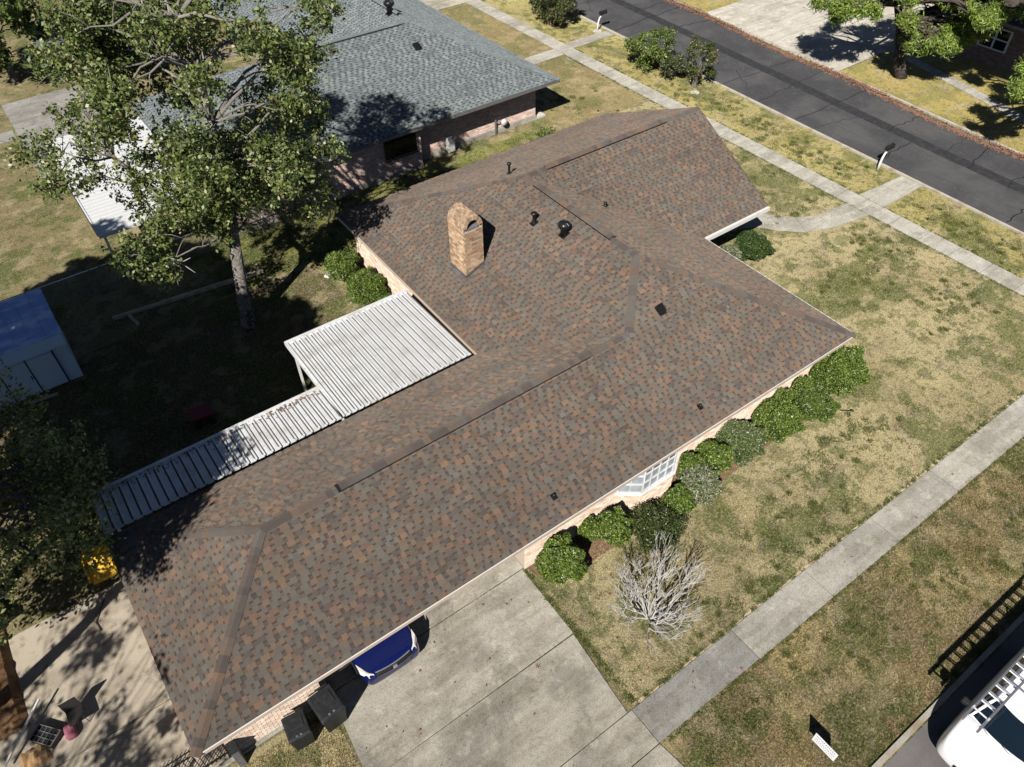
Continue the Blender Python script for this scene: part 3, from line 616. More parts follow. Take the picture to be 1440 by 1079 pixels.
b.hexa([(cx0-.16, cy0-.1, zw(cx0-.16)), (cx0-.01, cy0-.1, zw(cx0)), (cx0-.01, cy1+.1, zw(cx0)), (cx0-.16, cy1+.1, zw(cx0-.16)), (cx0-.16, cy0-.1, zw(cx0-.16)+.03), (cx0-.01, cy0-.1, zw(cx0)+.03), (cx0-.01, cy1+.1, zw(cx0)+.03), (cx0-.16, cy1+.1, zw(cx0-.16)+.03)])
b.hexa([(cx0-.02, cy0-.03, zw(cx0)-.05), (cx1+.02, cy0-.03, zw(cx1)-.05), (cx1+.02, cy0-.012, zw(cx1)-.05), (cx0-.02, cy0-.012, zw(cx0)-.05), (cx0-.02, cy0-.03, zw(cx0)+.13), (cx1+.02, cy0-.03, zw(cx1)+.13), (cx1+.02, cy0-.012, zw(cx1)+.13), (cx0-.02, cy0-.012, zw(cx0)+.13)])
b.hexa([(cx0-.03, cy0-.03, zw(cx0)-.05), (cx0-.013, cy0-.03, zw(cx0)-.05), (cx0-.013, cy1, zw(cx0)-.05), (cx0-.03, cy1, zw(cx0)-.05), (cx0-.03, cy0-.03, zw(cx0)+.13), (cx0-.013, cy0-.03, zw(cx0)+.13), (cx0-.013, cy1, zw(cx0)+.13), (cx0-.03, cy1, zw(cx0)+.13)])
b.build('flashing', MT['flash'], ch)
# roof vents
def lathe(prof, n=14):
    b = MB(); b.tube([(0, 0, z) for r, z in prof], [max(r, .001) for r, z in prof], n); return b
def roof_item(name, b, loc, parent, m='black', normal=None, smooth=True):
    o = b.build(name, MT[m], parent, smooth=smooth); o.location = loc
    return o
def flange(loc, gx, gy, s, parent):
    b = MB(); z = lambda x, y: gx*x+gy*y+.022
    b.hexa([(-s, -s, z(-s, -s)), (s, -s, z(s, -s)), (s, s, z(s, s)), (-s, s, z(-s, s)), (-s, -s, z(-s, -s)+.012), (s, -s, z(s, -s)+.012), (s, s, z(s, s)+.012), (-s, s, z(-s, s)+.012)])
    o = b.build('vent_flange', MT['black'], parent); o.location = loc
def turbine(loc, gx, gy, parent, s=1):
    flange(loc, gx, gy, .16*s, parent)
    o = roof_item('turbine_vent', lathe([(.13*s, -.1), (.13*s, .26*s), (.15*s, .28*s), (.20*s, .33*s), (.225*s, .40*s), (.20*s, .47*s), (.13*s, .53*s), (.03*s, .56*s), (.001, .565*s)], 20), loc, parent)
    for k in range(16):
        a = k*math.pi/8; b = MB(); pts = [(r*math.cos(a+tw), r*math.sin(a+tw), z) for r, z, tw in ((.16*s, .285*s, 0), (.225*s, .35*s, .12), (.24*s, .40*s, .2), (.215*s, .475*s, .12), (.12*s, .54*s, 0))]
        b.tube(pts, .008, 4); b.build('vane', MT['black'], o)
def pipe(loc, gx, gy, parent, hh=.4, r=.045, cap_=True):
    flange(loc, gx, gy, max(.085, r*2.1), parent)
    pr = [(r*2.0, -.02), (r*1.7, .05), (r, .12), (r, hh)]
    if cap_: pr += [(r*1.9, hh+.01), (r*2.0, hh+.07), (r*.8, hh+.10)]
    roof_item('pipe_vent', lathe(pr, 12), loc, parent)
turbine((17.25, 8.4, 4.72), PZ, 0, h)
pipe((16.95, 9.78, 4.58), PZ, 0, h, .38, .06); pipe((18.25, 13.14, 4.57), 0, -.4446, h, .42, .045)
pipe((20.28, 9.58, 4.10), -PZ, 0, h, .12, .035); pipe((16.61, .63, 2.79), 0, PZ, h, .14, .04, False); pipe((10.78, .65, 2.80), 0, PZ, h, .14, .04, False)
b = MB(); q = [(-.14, -.13, -.05), (.14, -.13, -.05), (.14, .13, .07), (-.14, .13, .07)]; b.hexa([(x, y, z+.08) for x, y, z in q]+[(x*.8, y*.8, z*.8+.19) for x, y, z in q]); b.hexa([(x*.7, y*.7, z*.7) for x, y, z in q]+[(x*.7, y*.7, z*.7+.1) for x, y, z in q]); roof_item('box_vent', b, (17.55, 3.66, 4.21), h, smooth=False)
b = MB(); q = [(-.14, -.15, -.06), (.14, -.15, -.06), (.14, .15, .08), (-.14, .15, .08)]; b.hexa(q+[(x, y, z+.03) for x, y, z in q]); roof_item('vent_flange', b, (17.55, 3.66, 4.22), h, smooth=False)

# ---------------------------------------------------------------- metal patio roofs
def patio_cover(name, label, x0, x1, y0, y1, z0, z1, pitch, posts):
    t = thing(name, label, 'patio roof', (x0, y1, 0)); t.location = (0, 0, 0)
    n = round((x1-x0)/pitch); pw = (x1-x0)/n
    me = None
    for i in range(n):
        a = x0+i*pw
        b = MB(); prof = [(0, .0), (.012, .05), (.05, .05), (.062, .0), (pw*.5, .004), (pw-.012, .0)]
        # pan with one upstanding rib, running along y
        for k in range(len(prof)-1):
            (u0, h0), (u1, h1) = prof[k], prof[k+1]
            b.hexa([(u0, y0, z0+h0-.012), (u1, y0, z0+h1-.012), (u1, y1, z1+h1-.012), (u0, y1, z1+h0-.012), (u0, y0, z0+h0), (u1, y0, z0+h1), (u1, y1, z1+h1), (u0, y1, z1+h0)], 0)
        b.hexa([(pw-.045, y0+.1, z0+.003), (pw-.004, y0+.1, z0+.003), (pw-.004, y1-.1, z1+.003), (pw-.045, y1-.1, z1+.003), (pw-.045, y0+.1, z0+.009), (pw-.004, y0+.1, z0+.009), (pw-.004, y1-.1, z1+.009), (pw-.045, y1-.1, z1+.009)], 1)
        if me is None: me = b.build('panel', [MT['wmetal'], MT['groove']], t); me.location = (a, 0, 0)
        else: o = me.copy(); C.objects.link(o); o.parent = t; o.location = (a, 0, 0)
    MB().box(x0-.04, x1+.04, y1-.02, y1+.10, z1-.12, z1+.055).build('gutter', MT['wmetal'], t)
    MB().box(x0-.05, x0-.002, y0, y1-.02, min(z0, z1)-.1, z1+.06).build('edge_trim', MT['wmetal'], t)
    for (px, py) in posts: MB().box(px-.04, px+.04, py-.04, py+.04, 0, z1-.02).build('post', MT['white'], t)
    return t
patio_cover('patio_cover', 'large square ribbed white metal patio roof beside the chimney wing', 7.46, 12.36, 7.22, 11.68, 2.50, 2.36, .235, [(7.6, 11.5), (12.1, 11.5)])
patio_cover('patio_cover', 'long narrow ribbed metal roof strip along the rear eave, half shaded', .06, 7.40, 7.22, 8.98, 2.50, 2.36, .262, [(.2, 8.85), (3.8, 8.85)])

def roof_leaves(name, label, n, xr_, yf, zf, mt='rust'):
    x = rng.uniform(*xr_, n); y = yf(n); z = zf(x, y)+.02; a = rng.uniform(0, 6.28, n); l = rng.uniform(.02, .05, n)
    u = np.stack([np.cos(a)*l, np.sin(a)*l, 0*a], 1); v = np.stack([-np.sin(a)*l*.6, np.cos(a)*l*.6, rng.uniform(0, .02, n)], 1); c = np.stack([x, y, z], 1)
    return tag(quads(name, np.stack([c-u, c-v, c+u, c+v], 1), MT[mt]), label, 'leaf litter', kind='stuff')
roof_leaves('fallen_leaves', 'brown leaves caught along the gutter of the narrow metal roof', 260, (.1, 7.3), lambda n: 8.95-np.abs(rng.normal(0, .16, n)), lambda x, y: 2.5-.14*(y-7.22)/1.76+.03, 'mulch')
roof_leaves('fallen_leaves', 'dry leaves scattered over the driveway and front walk', 160, (3.2, 30), lambda n: rng.uniform(-5.5, .4, n), lambda x, y: 0*x+.035)

# ---------------------------------------------------------------- neighbour's grey roofed house
nh = thing('neighbor_house', 'brick house with light grey shingled roof behind the brown roof', 'house', (0, 0, 0))
nz = 2.45; na, nx0, nx1, ny0 = 5.7, 8.6, 28.27, 22.42; zr = nz+PZ*na; nyr = ny0+na; nbx = nx1-na
NS_ = [(nx0, ny0, nz), (nx1, ny0, nz), (nbx, nyr, zr), (nx0+na, nyr, zr)]
NWp = [(nx1-2*na, 60, nz), (nx1-2*na, ny0+2*na, nz), (nbx, nyr, zr), (nbx, 60, zr)]
NN = [(nx1-2*na, ny0+2*na, nz), (nx0, ny0+2*na, nz), (nx0+na, nyr, zr), (nbx, nyr, zr)]
NE = [(nx1, ny0, nz), (nx1, 60, nz), (nbx, 60, zr), (nbx, nyr, zr)]
NWh = [(nx0, ny0+2*na, nz), (nx0, ny0, nz), (nx0+na, nyr, zr)]
npl = [(NS_, NS_[0], NS_[1]), (NWp, NWp[0], NWp[1]), (NN, NN[0], NN[1]), (NE, NE[0], NE[1]), (NWh, NWh[0], NWh[1])]
nroof = roof_deck(npl, nh); Vs, Cs = [], []
for p, a, c in npl:
    V, K = shingles(p, a, c, SG, None, style='tab'); Vs.append(V); Cs.append(K)
tag(quads('shingle_field', np.concatenate(Vs), MT['nshingle'], nroof, np.concatenate(Cs)), kind='stuff')
def ncap(a, c, s1, s2, vents=()): ridge_caps(a, c, s1, s2, nroof, SG[:3], .3, .15, 'nshingle', vents)
ncap((nx1, ny0, nz), (nbx, nyr, zr), (-1, 0, 0), (0, 1, 0)); ncap((nx0+na, nyr, zr), (nbx, nyr, zr), sl(0, -1), sl(0, 1), [(.5, 7.6)]); ncap((nbx, nyr, zr), (nbx, 46, zr), sl(-1, 0), sl(1, 0), [(1.0, 12)])
for (a, c, o_) in (((nx0, ny0), (nx1, ny0), (0, -.035)), ((nx1, ny0), (nx1, 60), (.035, 0)), ((nx0, ny0), (nx0, ny0+2*na), (-.035, 0))):
    MB().hexa([(a[0], a[1], nz-.17), (c[0], c[1], nz-.17), (c[0]+o_[0], c[1]+o_[1], nz-.17), (a[0]+o_[0], a[1]+o_[1], nz-.17), (a[0], a[1], nz-.02), (c[0], c[1], nz-.02), (c[0]+o_[0], c[1]+o_[1], nz-.02), (a[0]+o_[0], a[1]+o_[1], nz-.02)]).build('fascia', MT['grey'], nh)
MB().prism([(nx0+.1, ny0+.05), (nx1-.05, ny0+.05), (nx1-.05, 60), (nx1-11, 60), (nx1-11, ny0+11), (nx0+.1, ny0+11)], nz-.2, nz-.175).build('soffit', MT['grey'], nh)
def nwall(x0, x1, y0, y1): return MB().box(x0, x1, y0, y1, 0, nz-.2).build('wall', MT['mortar'], nh)
a = nwall(9.2, 19.6, 22.78, 23); bricks('brick_face', (9.2, 22.78), (1, 0), (0, -1), 10.4, .25, 2.2, NB, 'brick', a)
a = nwall(19.6, 27.4, 23.42, 23.64); bricks('brick_face', (19.6, 23.42), (1, 0), (0, -1), 7.8, .3, 2.2, NB, 'brick', a)
a = nwall(19.42, 19.6, 23.0, 23.42); nwall(27.2, 27.4, 23.64, 58); nwall(9.2, 9.4, 23, 33)
MB().box(19.6, 27.42, 23.36, 23.42, 0, .27).build('footing', MT['walk'], nh); MB().box(9.2, 19.6, 22.74, 22.78, 0, .22).build('footing', MT['walk'], nh)
MB().box(27.4, 28.1, 23.35, 24.0, 0, .10).build('corner_slab', MT['stone'], nh)
# barred window near the corner and door beside it
nwf = MB().box(17.5, 19.3, 22.70, 22.76, 1.1, 2.1).build('window', MT['glass'], nh)
b = MB()
for i in range(15): b.box(17.5+i*.125, 17.52+i*.125, 22.62, 22.64, 1.05, 2.15)
b.box(17.45, 19.35, 22.61, 22.65, 1.03, 1.07); b.box(17.45, 19.35, 22.61, 22.65, 2.13, 2.17); b.build('window_bars', MT['black'], nwf)
nwf = MB().box(12.0, 13.4, 22.70, 22.76, .9, 1.9).build('window', MT['glass'], nh)
b = MB(); b.box(24.55, 24.62, 23.25, 23.33, 0, .9); b.tube([(24.58, 23.27, .7), (24.8, 23.24, .72), (25.0, 23.24, .55)], .03, 8); b.build('gas_pipe', MT['grey'], nh)
o = lathe([(.001, -.12), (.16, -.1), (.2, 0), (.16, .1), (.001, .12)], 14).build('gas_meter', MT['wmetal'], nh, smooth=True); o.location = (25.1, 23.2, .62); o.rotation_euler = (R_(90), 0, 0)
MB().box(21.35, 21.75, 23.0, 23.28, .1, .85).build('utility_box', MT['wmetal'], nh, bevel=.02)
turbine((22.36, 29.9, 5.05), PZ, 0, nh, 1.25)
b = MB(); q = [(-.2, -.2, -.09), (.2, -.2, -.09), (.2, .2, .09), (-.2, .2, .09)]; b.hexa(q+[(x*.8, y*.8, z*.8+.14) for x, y, z in q]); roof_item('box_vent', b, (21.99, 26.53, 4.36), nh, smooth=False)
pipe((20.95, 33.78, 4.36), PZ, 0, nh, .3, .05)
# white metal carport roof beyond the big tree
t = thing('white_carport', 'flat bright white metal carport roof seen through the big tree', 'carport', (0, 0, 0))
me = None
for i in range(33):
    a = 22.64+i*.3
    b = MB().box(4.0, 9.1, a, a+.285, 2.28, 2.31); b.box(4.0, 9.1, a+.13, a+.16, 2.31, 2.33)
    b.build('panel', MT['nmetal'], t)
b = MB().box(3.93, 3.995, 22.6, 32.6, 2.2, 2.34); b.build('edge_trim', MT['nmetal'], t)
b = MB()
for i in range(32): b.box(3.90, 3.925, 22.75+i*.3, 22.92+i*.3, 2.22, 2.32)
b.build('edge_slots', MT['black'], t); MB().box(3.95, 9.1, 22.56, 22.62, 2.18, 2.34).build('edge_trim', MT['nmetal'], t)
for px, py in ((4.15, 22.8), (4.15, 32.3), (4.15, 27.5), (8.3, 22.8)): MB().box(px-.05, px+.05, py-.05, py+.05, 0, 2.2).build('post', MT['white'], t)
# grey garden shed far behind the tree
t = thing('grey_shed', 'small weathered grey shed behind the crown of the big tree', 'shed', (0, 0, 0))
MB().box(6.5, 9.5, 45.5, 48, 0, 2).build('wall', MT['wood'], t); b = MB(); b.hexa([(6.3, 45.2, 2.0), (9.7, 45.2, 2.0), (9.7, 48.3, 2.5), (6.3, 48.3, 2.5), (6.3, 45.2, 2.08), (9.7, 45.2, 2.08), (9.7, 48.3, 2.58), (6.3, 48.3, 2.58)]); b.build('roof', MT['grey'], t)

# ---------------------------------------------------------------- east house across the street
eh = thing('east_house', 'dark brick house with white framed window across the street at right', 'house', (0, 0, 0))
a = MB().box(54.2, 60, -6, 15.2, 0, 2.4).build('wall', MT['mortar'], eh); bricks('brick_face', (54.2, 15.2), (0, -1), (-1, 0), 11, 0, 2.4, [(.30, .19, .16), (.25, .16, .14), (.34, .24, .20)], 'brick', a)
b = MB(); b.hexa([(53.95, -6, 2.50), (62, -6, 4.9), (62, 16.5, 4.9), (53.95, 15.9, 2.50), (53.95, -6, 2.64), (62, -6, 5.04), (62, 16.5, 5.04), (53.95, 15.9, 2.64)]); b.build('roof', MT['eroof'], eh)
MB().box(53.88, 53.95, -6, 15.9, 2.48, 2.63).build('fascia', MT['curb'], eh)
ewf = MB()
for yy in (11.35, 12.2, 13.05): ewf.box(54.06, 54.18, yy-.05, yy+.05, 1.0, 2.2)
for zz in (1.0, 1.6, 2.2): ewf.box(54.07, 54.175, 11.3, 13.1, zz-.035, zz+.035)
ewf = ewf.build('window', MT['white'], eh)
for yy in (11.41, 12.26):
    for zz in (1.04, 1.64): MB().box(54.12, 54.14, yy, yy+.73, zz, zz+.52).build('pane', MT['glass'], ewf)

# ---------------------------------------------------------------- vegetation
def leaves_mesh(name, pts, size, cols, m, parent, flat=.5, wts=None, elong=1.5, shape=4):
    n = len(pts); nrm = rng.normal(0, 1, (n, 3)); nrm[:, 2] = np.abs(nrm[:, 2])*flat*2+.15; nrm /= np.linalg.norm(nrm, axis=1, keepdims=True)
    r = rng.normal(0, 1, (n, 3)); u = np.cross(nrm, r); u /= np.linalg.norm(u, axis=1, keepdims=True); v = np.cross(nrm, u)
    s = size*rng.uniform(.6, 1.35, (n, 1)); u = u*s*elong*.5; v = v*s*.5
    P = np.stack([pts-u, pts+v*.9, pts+u, pts-v*.9], 1)
    P[:, 1] += nrm*s*.12; P[:, 3] += nrm*s*.12
    c = np.array(cols)[rng.choice(len(cols), n, p=wts)]*rng.uniform(.7, 1.3, (n, 1))
    return quads(name, P, MT[m], parent, c)
def tufts(centres, radii, per, k, tr, shell=.55):
    out = []
    for c, r in zip(centres, radii):
        nT = max(3, int(per*(r**2))); d = rng.normal(0, 1, (nT, 3)); d /= np.linalg.norm(d, axis=1, keepdims=True)
        q = np.array(c)+d*(np.array(r)*rng.uniform(shell, 1.0, (nT, 1))**.6*np.array([1, 1, .75]))
        kk = rng.integers(max(3, k//2), k*2, nT)
        for p, m in zip(q, kk): out.append(p+rng.normal(0, 1, (m, 3))*tr*rng.uniform(.6, 1.4))
    return np.concatenate(out)
def limbs(b, nodes, ends, r0=.06, wig_=.25, seg=5):
    for e in ends:
        e = Vector(e); st_ = min(nodes, key=lambda q: (Vector(q)-e).length+max(0, q[2]-e.z)*1.5); st_ = Vector(st_); pts = []
        for i in range(seg+1):
            t_ = i/seg; p = st_.lerp(e, t_); k = math.sin(math.pi*t_)
            p += Vector((random.uniform(-wig_, wig_), random.uniform(-wig_, wig_), random.uniform(-wig_, wig_)+.12*(e-st_).length))*k; pts.append(p)
        L_ = (e-st_).length; r = min(r0*1.6, r0*(.5+L_*.18)); b.tube(pts, [r*(1-.75*i/seg) for i in range(seg+1)], 6)
        for _ in range(3):
            s0 = pts[random.randint(2, seg)]; q = s0+Vector((random.uniform(-.7, .7), random.uniform(-.7, .7), random.uniform(-.2, .7))); b.tube([s0, s0.lerp(q, .5)+Vector((0, 0, .08)), q], [r*.35, r*.25, r*.1], 5)

# big tree
big = thing('big_tree', 'large tree with mottled grey trunk and broad green crown at upper left', 'tree', (0, 0, 0))
b = MB(); tr = [(7.32, 16.2, -.1), (7.36, 16.25, .6), (7.55, 16.4, 1.8), (7.75, 16.5, 3.0), (7.9, 16.55, 4.0)]
b.tube(tr, [.36, .27, .24, .23, .22], 12)
b.tube([(7.9, 16.55, 3.9), (8.15, 16.6, 5.2), (8.3, 16.8, 6.6), (8.5, 16.9, 8.2), (8.6, 17.0, 10), (8.5, 17.2, 11.8)], [.2, .17, .14, .11, .07, .03], 10)
b.tube([(7.8, 16.5, 3.6), (7.3, 16.9, 4.6), (6.6, 17.3, 5.3), (5.9, 17.6, 6.4), (5.2, 17.9, 7.6), (4.7, 18, 8.8)], [.16, .15, .12, .10, .07, .03], 9)
b.build('trunk', MT['bark'], big, smooth=True)
nodes = [tuple(p) for p in [(7.9, 16.55, 4), (8.15, 16.6, 5.2), (8.3, 16.8, 6.6), (8.5, 16.9, 8.2), (8.6, 17, 10), (8.5, 17.2, 11.6), (6.6, 17.3, 5.3), (5.9, 17.6, 6.4), (5.2, 17.9, 7.6)]]
cc, cr = [], []
random.seed(11)
while len(cc) < 84:
    d = Vector((random.gauss(0, 1), random.gauss(0, 1), random.gauss(0, 1))).normalized(); k = random.uniform(.35, 1)**.5
    p = Vector((8.1, 17.3, 8.9))+Vector((d.x*5.0*k, d.y*4.7*k, d.z*3.9*k))
    if p.z < 5.2 and random.random() < .5: continue
    cc.append(tuple(p)); cr.append(random.uniform(.65, 1.1))
for p, r in (((4.9, 14.9, 4.6), .6), ((4.2, 15.6, 5.2), .8), ((5.0, 16.2, 5.0), .9), ((10.8, 14.9, 5.4), .8), ((11.2, 16.0, 5.6), .8), ((10.3, 15.2, 4.9), .6), ((12.6, 18.8, 8.6), .9), ((13.3, 19.4, 9.2), .7), ((3.1, 18.6, 8.2), .9), ((13.4, 17.5, 10.6), .8), ((12.7, 16.3, 11.2), .7), ((9.5, 16.4, 5.1), .8), ((7.0, 15.2, 6.0), .9), ((6.0, 15.0, 6.6), .9), ((8.6, 14.6, 6.6), .9)):
    cc.append(p); cr.append(r)
b = MB(); limbs(b, nodes, cc, .05); b.build('limbs', MT['limb'], big, smooth=True)
BL = [(.10, .14, .035), (.15, .19, .055), (.055, .08, .022), (.23, .25, .08), (.22, .17, .06), (.38, .38, .24)]
leaves_mesh('crown', tufts(cc, cr, 46, 18, .12, .15), .095, BL, 'leaf', big, .5, [.34, .26, .2, .12, .03, .05])
# dead twigs at low left side of the crown
b = MB()
for e in ((5.6, 15.2, 4.2), (5.9, 14.8, 4.3), (5.2, 14.7, 4.1), (5.4, 15.6, 3.9), (6.0, 15.3, 4.6)): b.tube([(5.3, 15.5, 4.8), ((5.3+e[0])/2+.1, (15.5+e[1])/2, 4.5), e], [.03, .02, .008], 5)
b.build('dead_twigs', MT['dead'], big)

def plain_tree(name, label, base, top, clumps, per, lsize, cols, bark='bark', k=10, tr=.14, group=None, r0=.22, wts=None, flat=.5, elong=1.5):
    t = thing(name, label, 'tree', (0, 0, 0), group)
    B0 = Vector(base); T0 = Vector(top); b = MB(); mid = B0.lerp(T0, .5)+Vector((.15, -.1, 0)); b.tube([B0-Vector((0, 0, .1)), B0.lerp(T0, .2), mid, T0], [r0*1.25, r0, r0*.8, r0*.4], 10); b.build('trunk', MT[bark], t, smooth=True)
    c_ = [c[:3] for c in clumps]; r_ = [c[3] for c in clumps]; b = MB(); limbs(b, [tuple(B0.lerp(T0, .45)), tuple(mid), tuple(T0), tuple(B0.lerp(T0, .75))], c_, r0*.3); b.build('limbs', MT[bark], t, smooth=True)
    leaves_mesh('crown', tufts(c_, r_, per, k, tr, .2), lsize, cols, 'leaf', t, flat, wts, elong)
    return t
def blob(c, rad, n, rr, seed, keep=None):
    rs = random.Random(seed); out = []
    while len(out) < n:
        d = Vector((rs.gauss(0, 1), rs.gauss(0, 1), rs.gauss(0, 1))).normalized()*rs.uniform(.3, 1)**.5
        p = (c[0]+d.x*rad[0], c[1]+d.y*rad[1], c[2]+d.z*rad[2])
        if keep is None or keep(p): out.append((*p, rs.uniform(*rr)))
    return out
DG = [(.10, .135, .035), (.14, .17, .045), (.06, .09, .02), (.24, .25, .09)]
plain_tree('shade_tree', 'dark green tree overhanging the back patio at lower left edge', (-3.6, 9.2, 0), (-3.0, 9.5, 4.4), blob((-2.7, 9.4, 3.9), (3.3, 4.6, 2.2), 40, (.7, 1.2), 3)+[(-.6, 6.6, 3.0, .8), (.1, 10.2, 3.6, .7), (-.2, 8.6, 3.0, .8), (-.6, 11.6, 4.2, .8), (-1.2, 13.2, 4.6, .9)], 46, .09, [(.18, .22, .055), (.26, .29, .08), (.09, .12, .03), (.40, .41, .18)], k=12, tr=.13)
G2 = 'tall trees beyond the left edge shading the back yard'
plain_tree('shade_tree', 'tall tree outside the left edge of the view', (-6.2, 11.6, 0), (-5.8, 8.6, 9), blob((-5.6, 7.0, 11.0), (4.2, 4.2, 2.6), 70, (1.0, 1.5), 5), 70, .22, DG, group=G2)
plain_tree('shade_tree', 'tall tree outside the left edge of the view', (-8.6, 13.4, 0), (-7.6, 12.4, 9), blob((-7.0, 12.0, 11.0), (4.6, 4.6, 3.0), 74, (1.0, 1.6), 6), 70, .22, DG, group=G2)
plain_tree('shade_tree', 'tall tree outside the left edge of the view', (-6.3, 4.6, 0), (-4.0, 4.2, 7), blob((-4.6, 3.9, 8.4), (2.3, 2.2, 1.5), 34, (.6, 1.0), 8)+[(-2.6+.5*i, 3.6+.25*(i%2)+.12*i, 8.0+.2*(i%3), .5) for i in range(3)]+[(-1.15, 4.1, 8.5, .4), (-1.5, 4.6, 8.7, .5), (-1.9, 3.9, 8.3, .55), (-2.6, 4.5, 8.8, .7), (-3.4, 4.9, 8.8, .7)], 60, .11, DG, group=G2)
plain_tree('shade_tree', 'tall tree outside the left edge of the view', (-13, -5.5, 0), (-11.4, -3.6, 6), blob((-10.2, -2.0, 8.4), (5.0, 4.4, 2.2), 80, (.3, .6), 9), 40, .12, DG, group=G2, r0=.06)
# undergrowth and trees at the top left corner
plain_tree('back_tree', 'dense green tree behind the carport at the top left corner', (4.6, 47, 0), (4.7, 47.2, 3.5), blob((4.8, 47.0, 3.6), (3.2, 3.0, 2.0), 26, (.8, 1.2), 12), 26, .2, [(.07, .10, .03), (.10, .14, .03), (.14, .17, .05)])
plain_tree('back_tree', 'low olive tree beside the top left corner of the view', (-.6, 49, 0), (-.4, 49, 2.5), blob((-.2, 49, 2.4), (2.6, 2.4, 1.6), 18, (.7, 1.1), 13), 22, .2, [(.12, .13, .04), (.17, .14, .06), (.09, .12, .03)])
plain_tree('back_tree', 'green tree behind the top of the big tree crown', (12, 46, 0), (12, 46, 3), blob((12, 46, 3.2), (2.8, 2.4, 1.6), 18, (.7, 1.1), 14), 22, .2, [(.12, .15, .04), (.07, .11, .03)])

# pines across the street
def pine(label, base, top, clumps, kids=()):
    rs = random.Random(4); cl2 = []
    for (x, y, z, r) in clumps:
        for _ in range(5): cl2.append((x+rs.gauss(0, .5)*r, y+rs.gauss(0, .5)*r, z+rs.gauss(0, .22)*r, r*rs.uniform(.32, .55)))
    clumps = cl2
    t = plain_tree('pine_tree', label, base, top, clumps, 130, .055, [(.17, .24, .04), (.25, .34, .06), (.10, .16, .03), (.34, .40, .10)], 'pbark', 26, .12, 'pine trees across the street', .34, [.35, .3, .2, .15], .3, 4.2)
    return t
PA = [(47.5, 11.1, 5.0, .9), (46.6, 10.4, 5.2, .8), (48.2, 10.0, 4.8, .8), (45.4, 13.2, 4.2, .6), (43.9, 16.3, 4.0, .9), (44.6, 17.2, 4.3, .9), (43.6, 17.6, 4.4, .8), (45.2, 18.1, 4.4, .9), (43.0, 16.4, 4.6, .8), (44.4, 15.4, 4.4, .7), (47.6, 12.3, 3.0, .8), (47.2, 13.1, 3.2, .7), (48.2, 11.5, 3.3, .8), (47.0, 11.9, 2.9, .7), (48.0, 12.9, 3.6, .9), (48.9, 11.0, 3.6, .7), (48.8, 12.2, 4.1, .8), (46.6, 13.3, 2.6, .45),
      (48.6, 13.4, 4.9, .9), (49.6, 12.2, 4.9, .9), (48.6, 11.0, 5.1, .8), (47.5, 12.4, 5.3, .8), (46.4, 14.1, 5.2, .8), (47.0, 16.0, 6.4, .9), (48.6, 15.4, 6.6, 1), (45.2, 14.2, 6.4, .9), (50.0, 14.0, 6.4, 1), (46.0, 17.6, 6.2, .9), (48.0, 12.8, 7.4, 1), (50.4, 11.0, 5.8, .8)]
pine('large bright green pine with dark leaning trunk across the street', (48.5, 14.3, 0), (46.6, 15.6, 5.6), PA)
pine('smaller pine at the right edge over the far lawn', (49.0, 2.4, 0), (47.6, 3.6, 6), [(42.7, 5.4, 4.0, .75), (43.6, 4.6, 4.3, .8), (42.6, 4.2, 4.2, .8), (44.0, 5.4, 4.6, .8), (45.2, 4.4, 6.2, 1.1), (46.0, 5.4, 6.4, 1.1), (47.2, 3.4, 6.6, 1.2), (44.8, 2.6, 6.0, 1), (46, 1.6, 6, 1)]+[(47.3+1.1*(i%3-1), 5.6+1.25*(i//3), 8.6+.4*(i%2), 1.3) for i in range(15)])

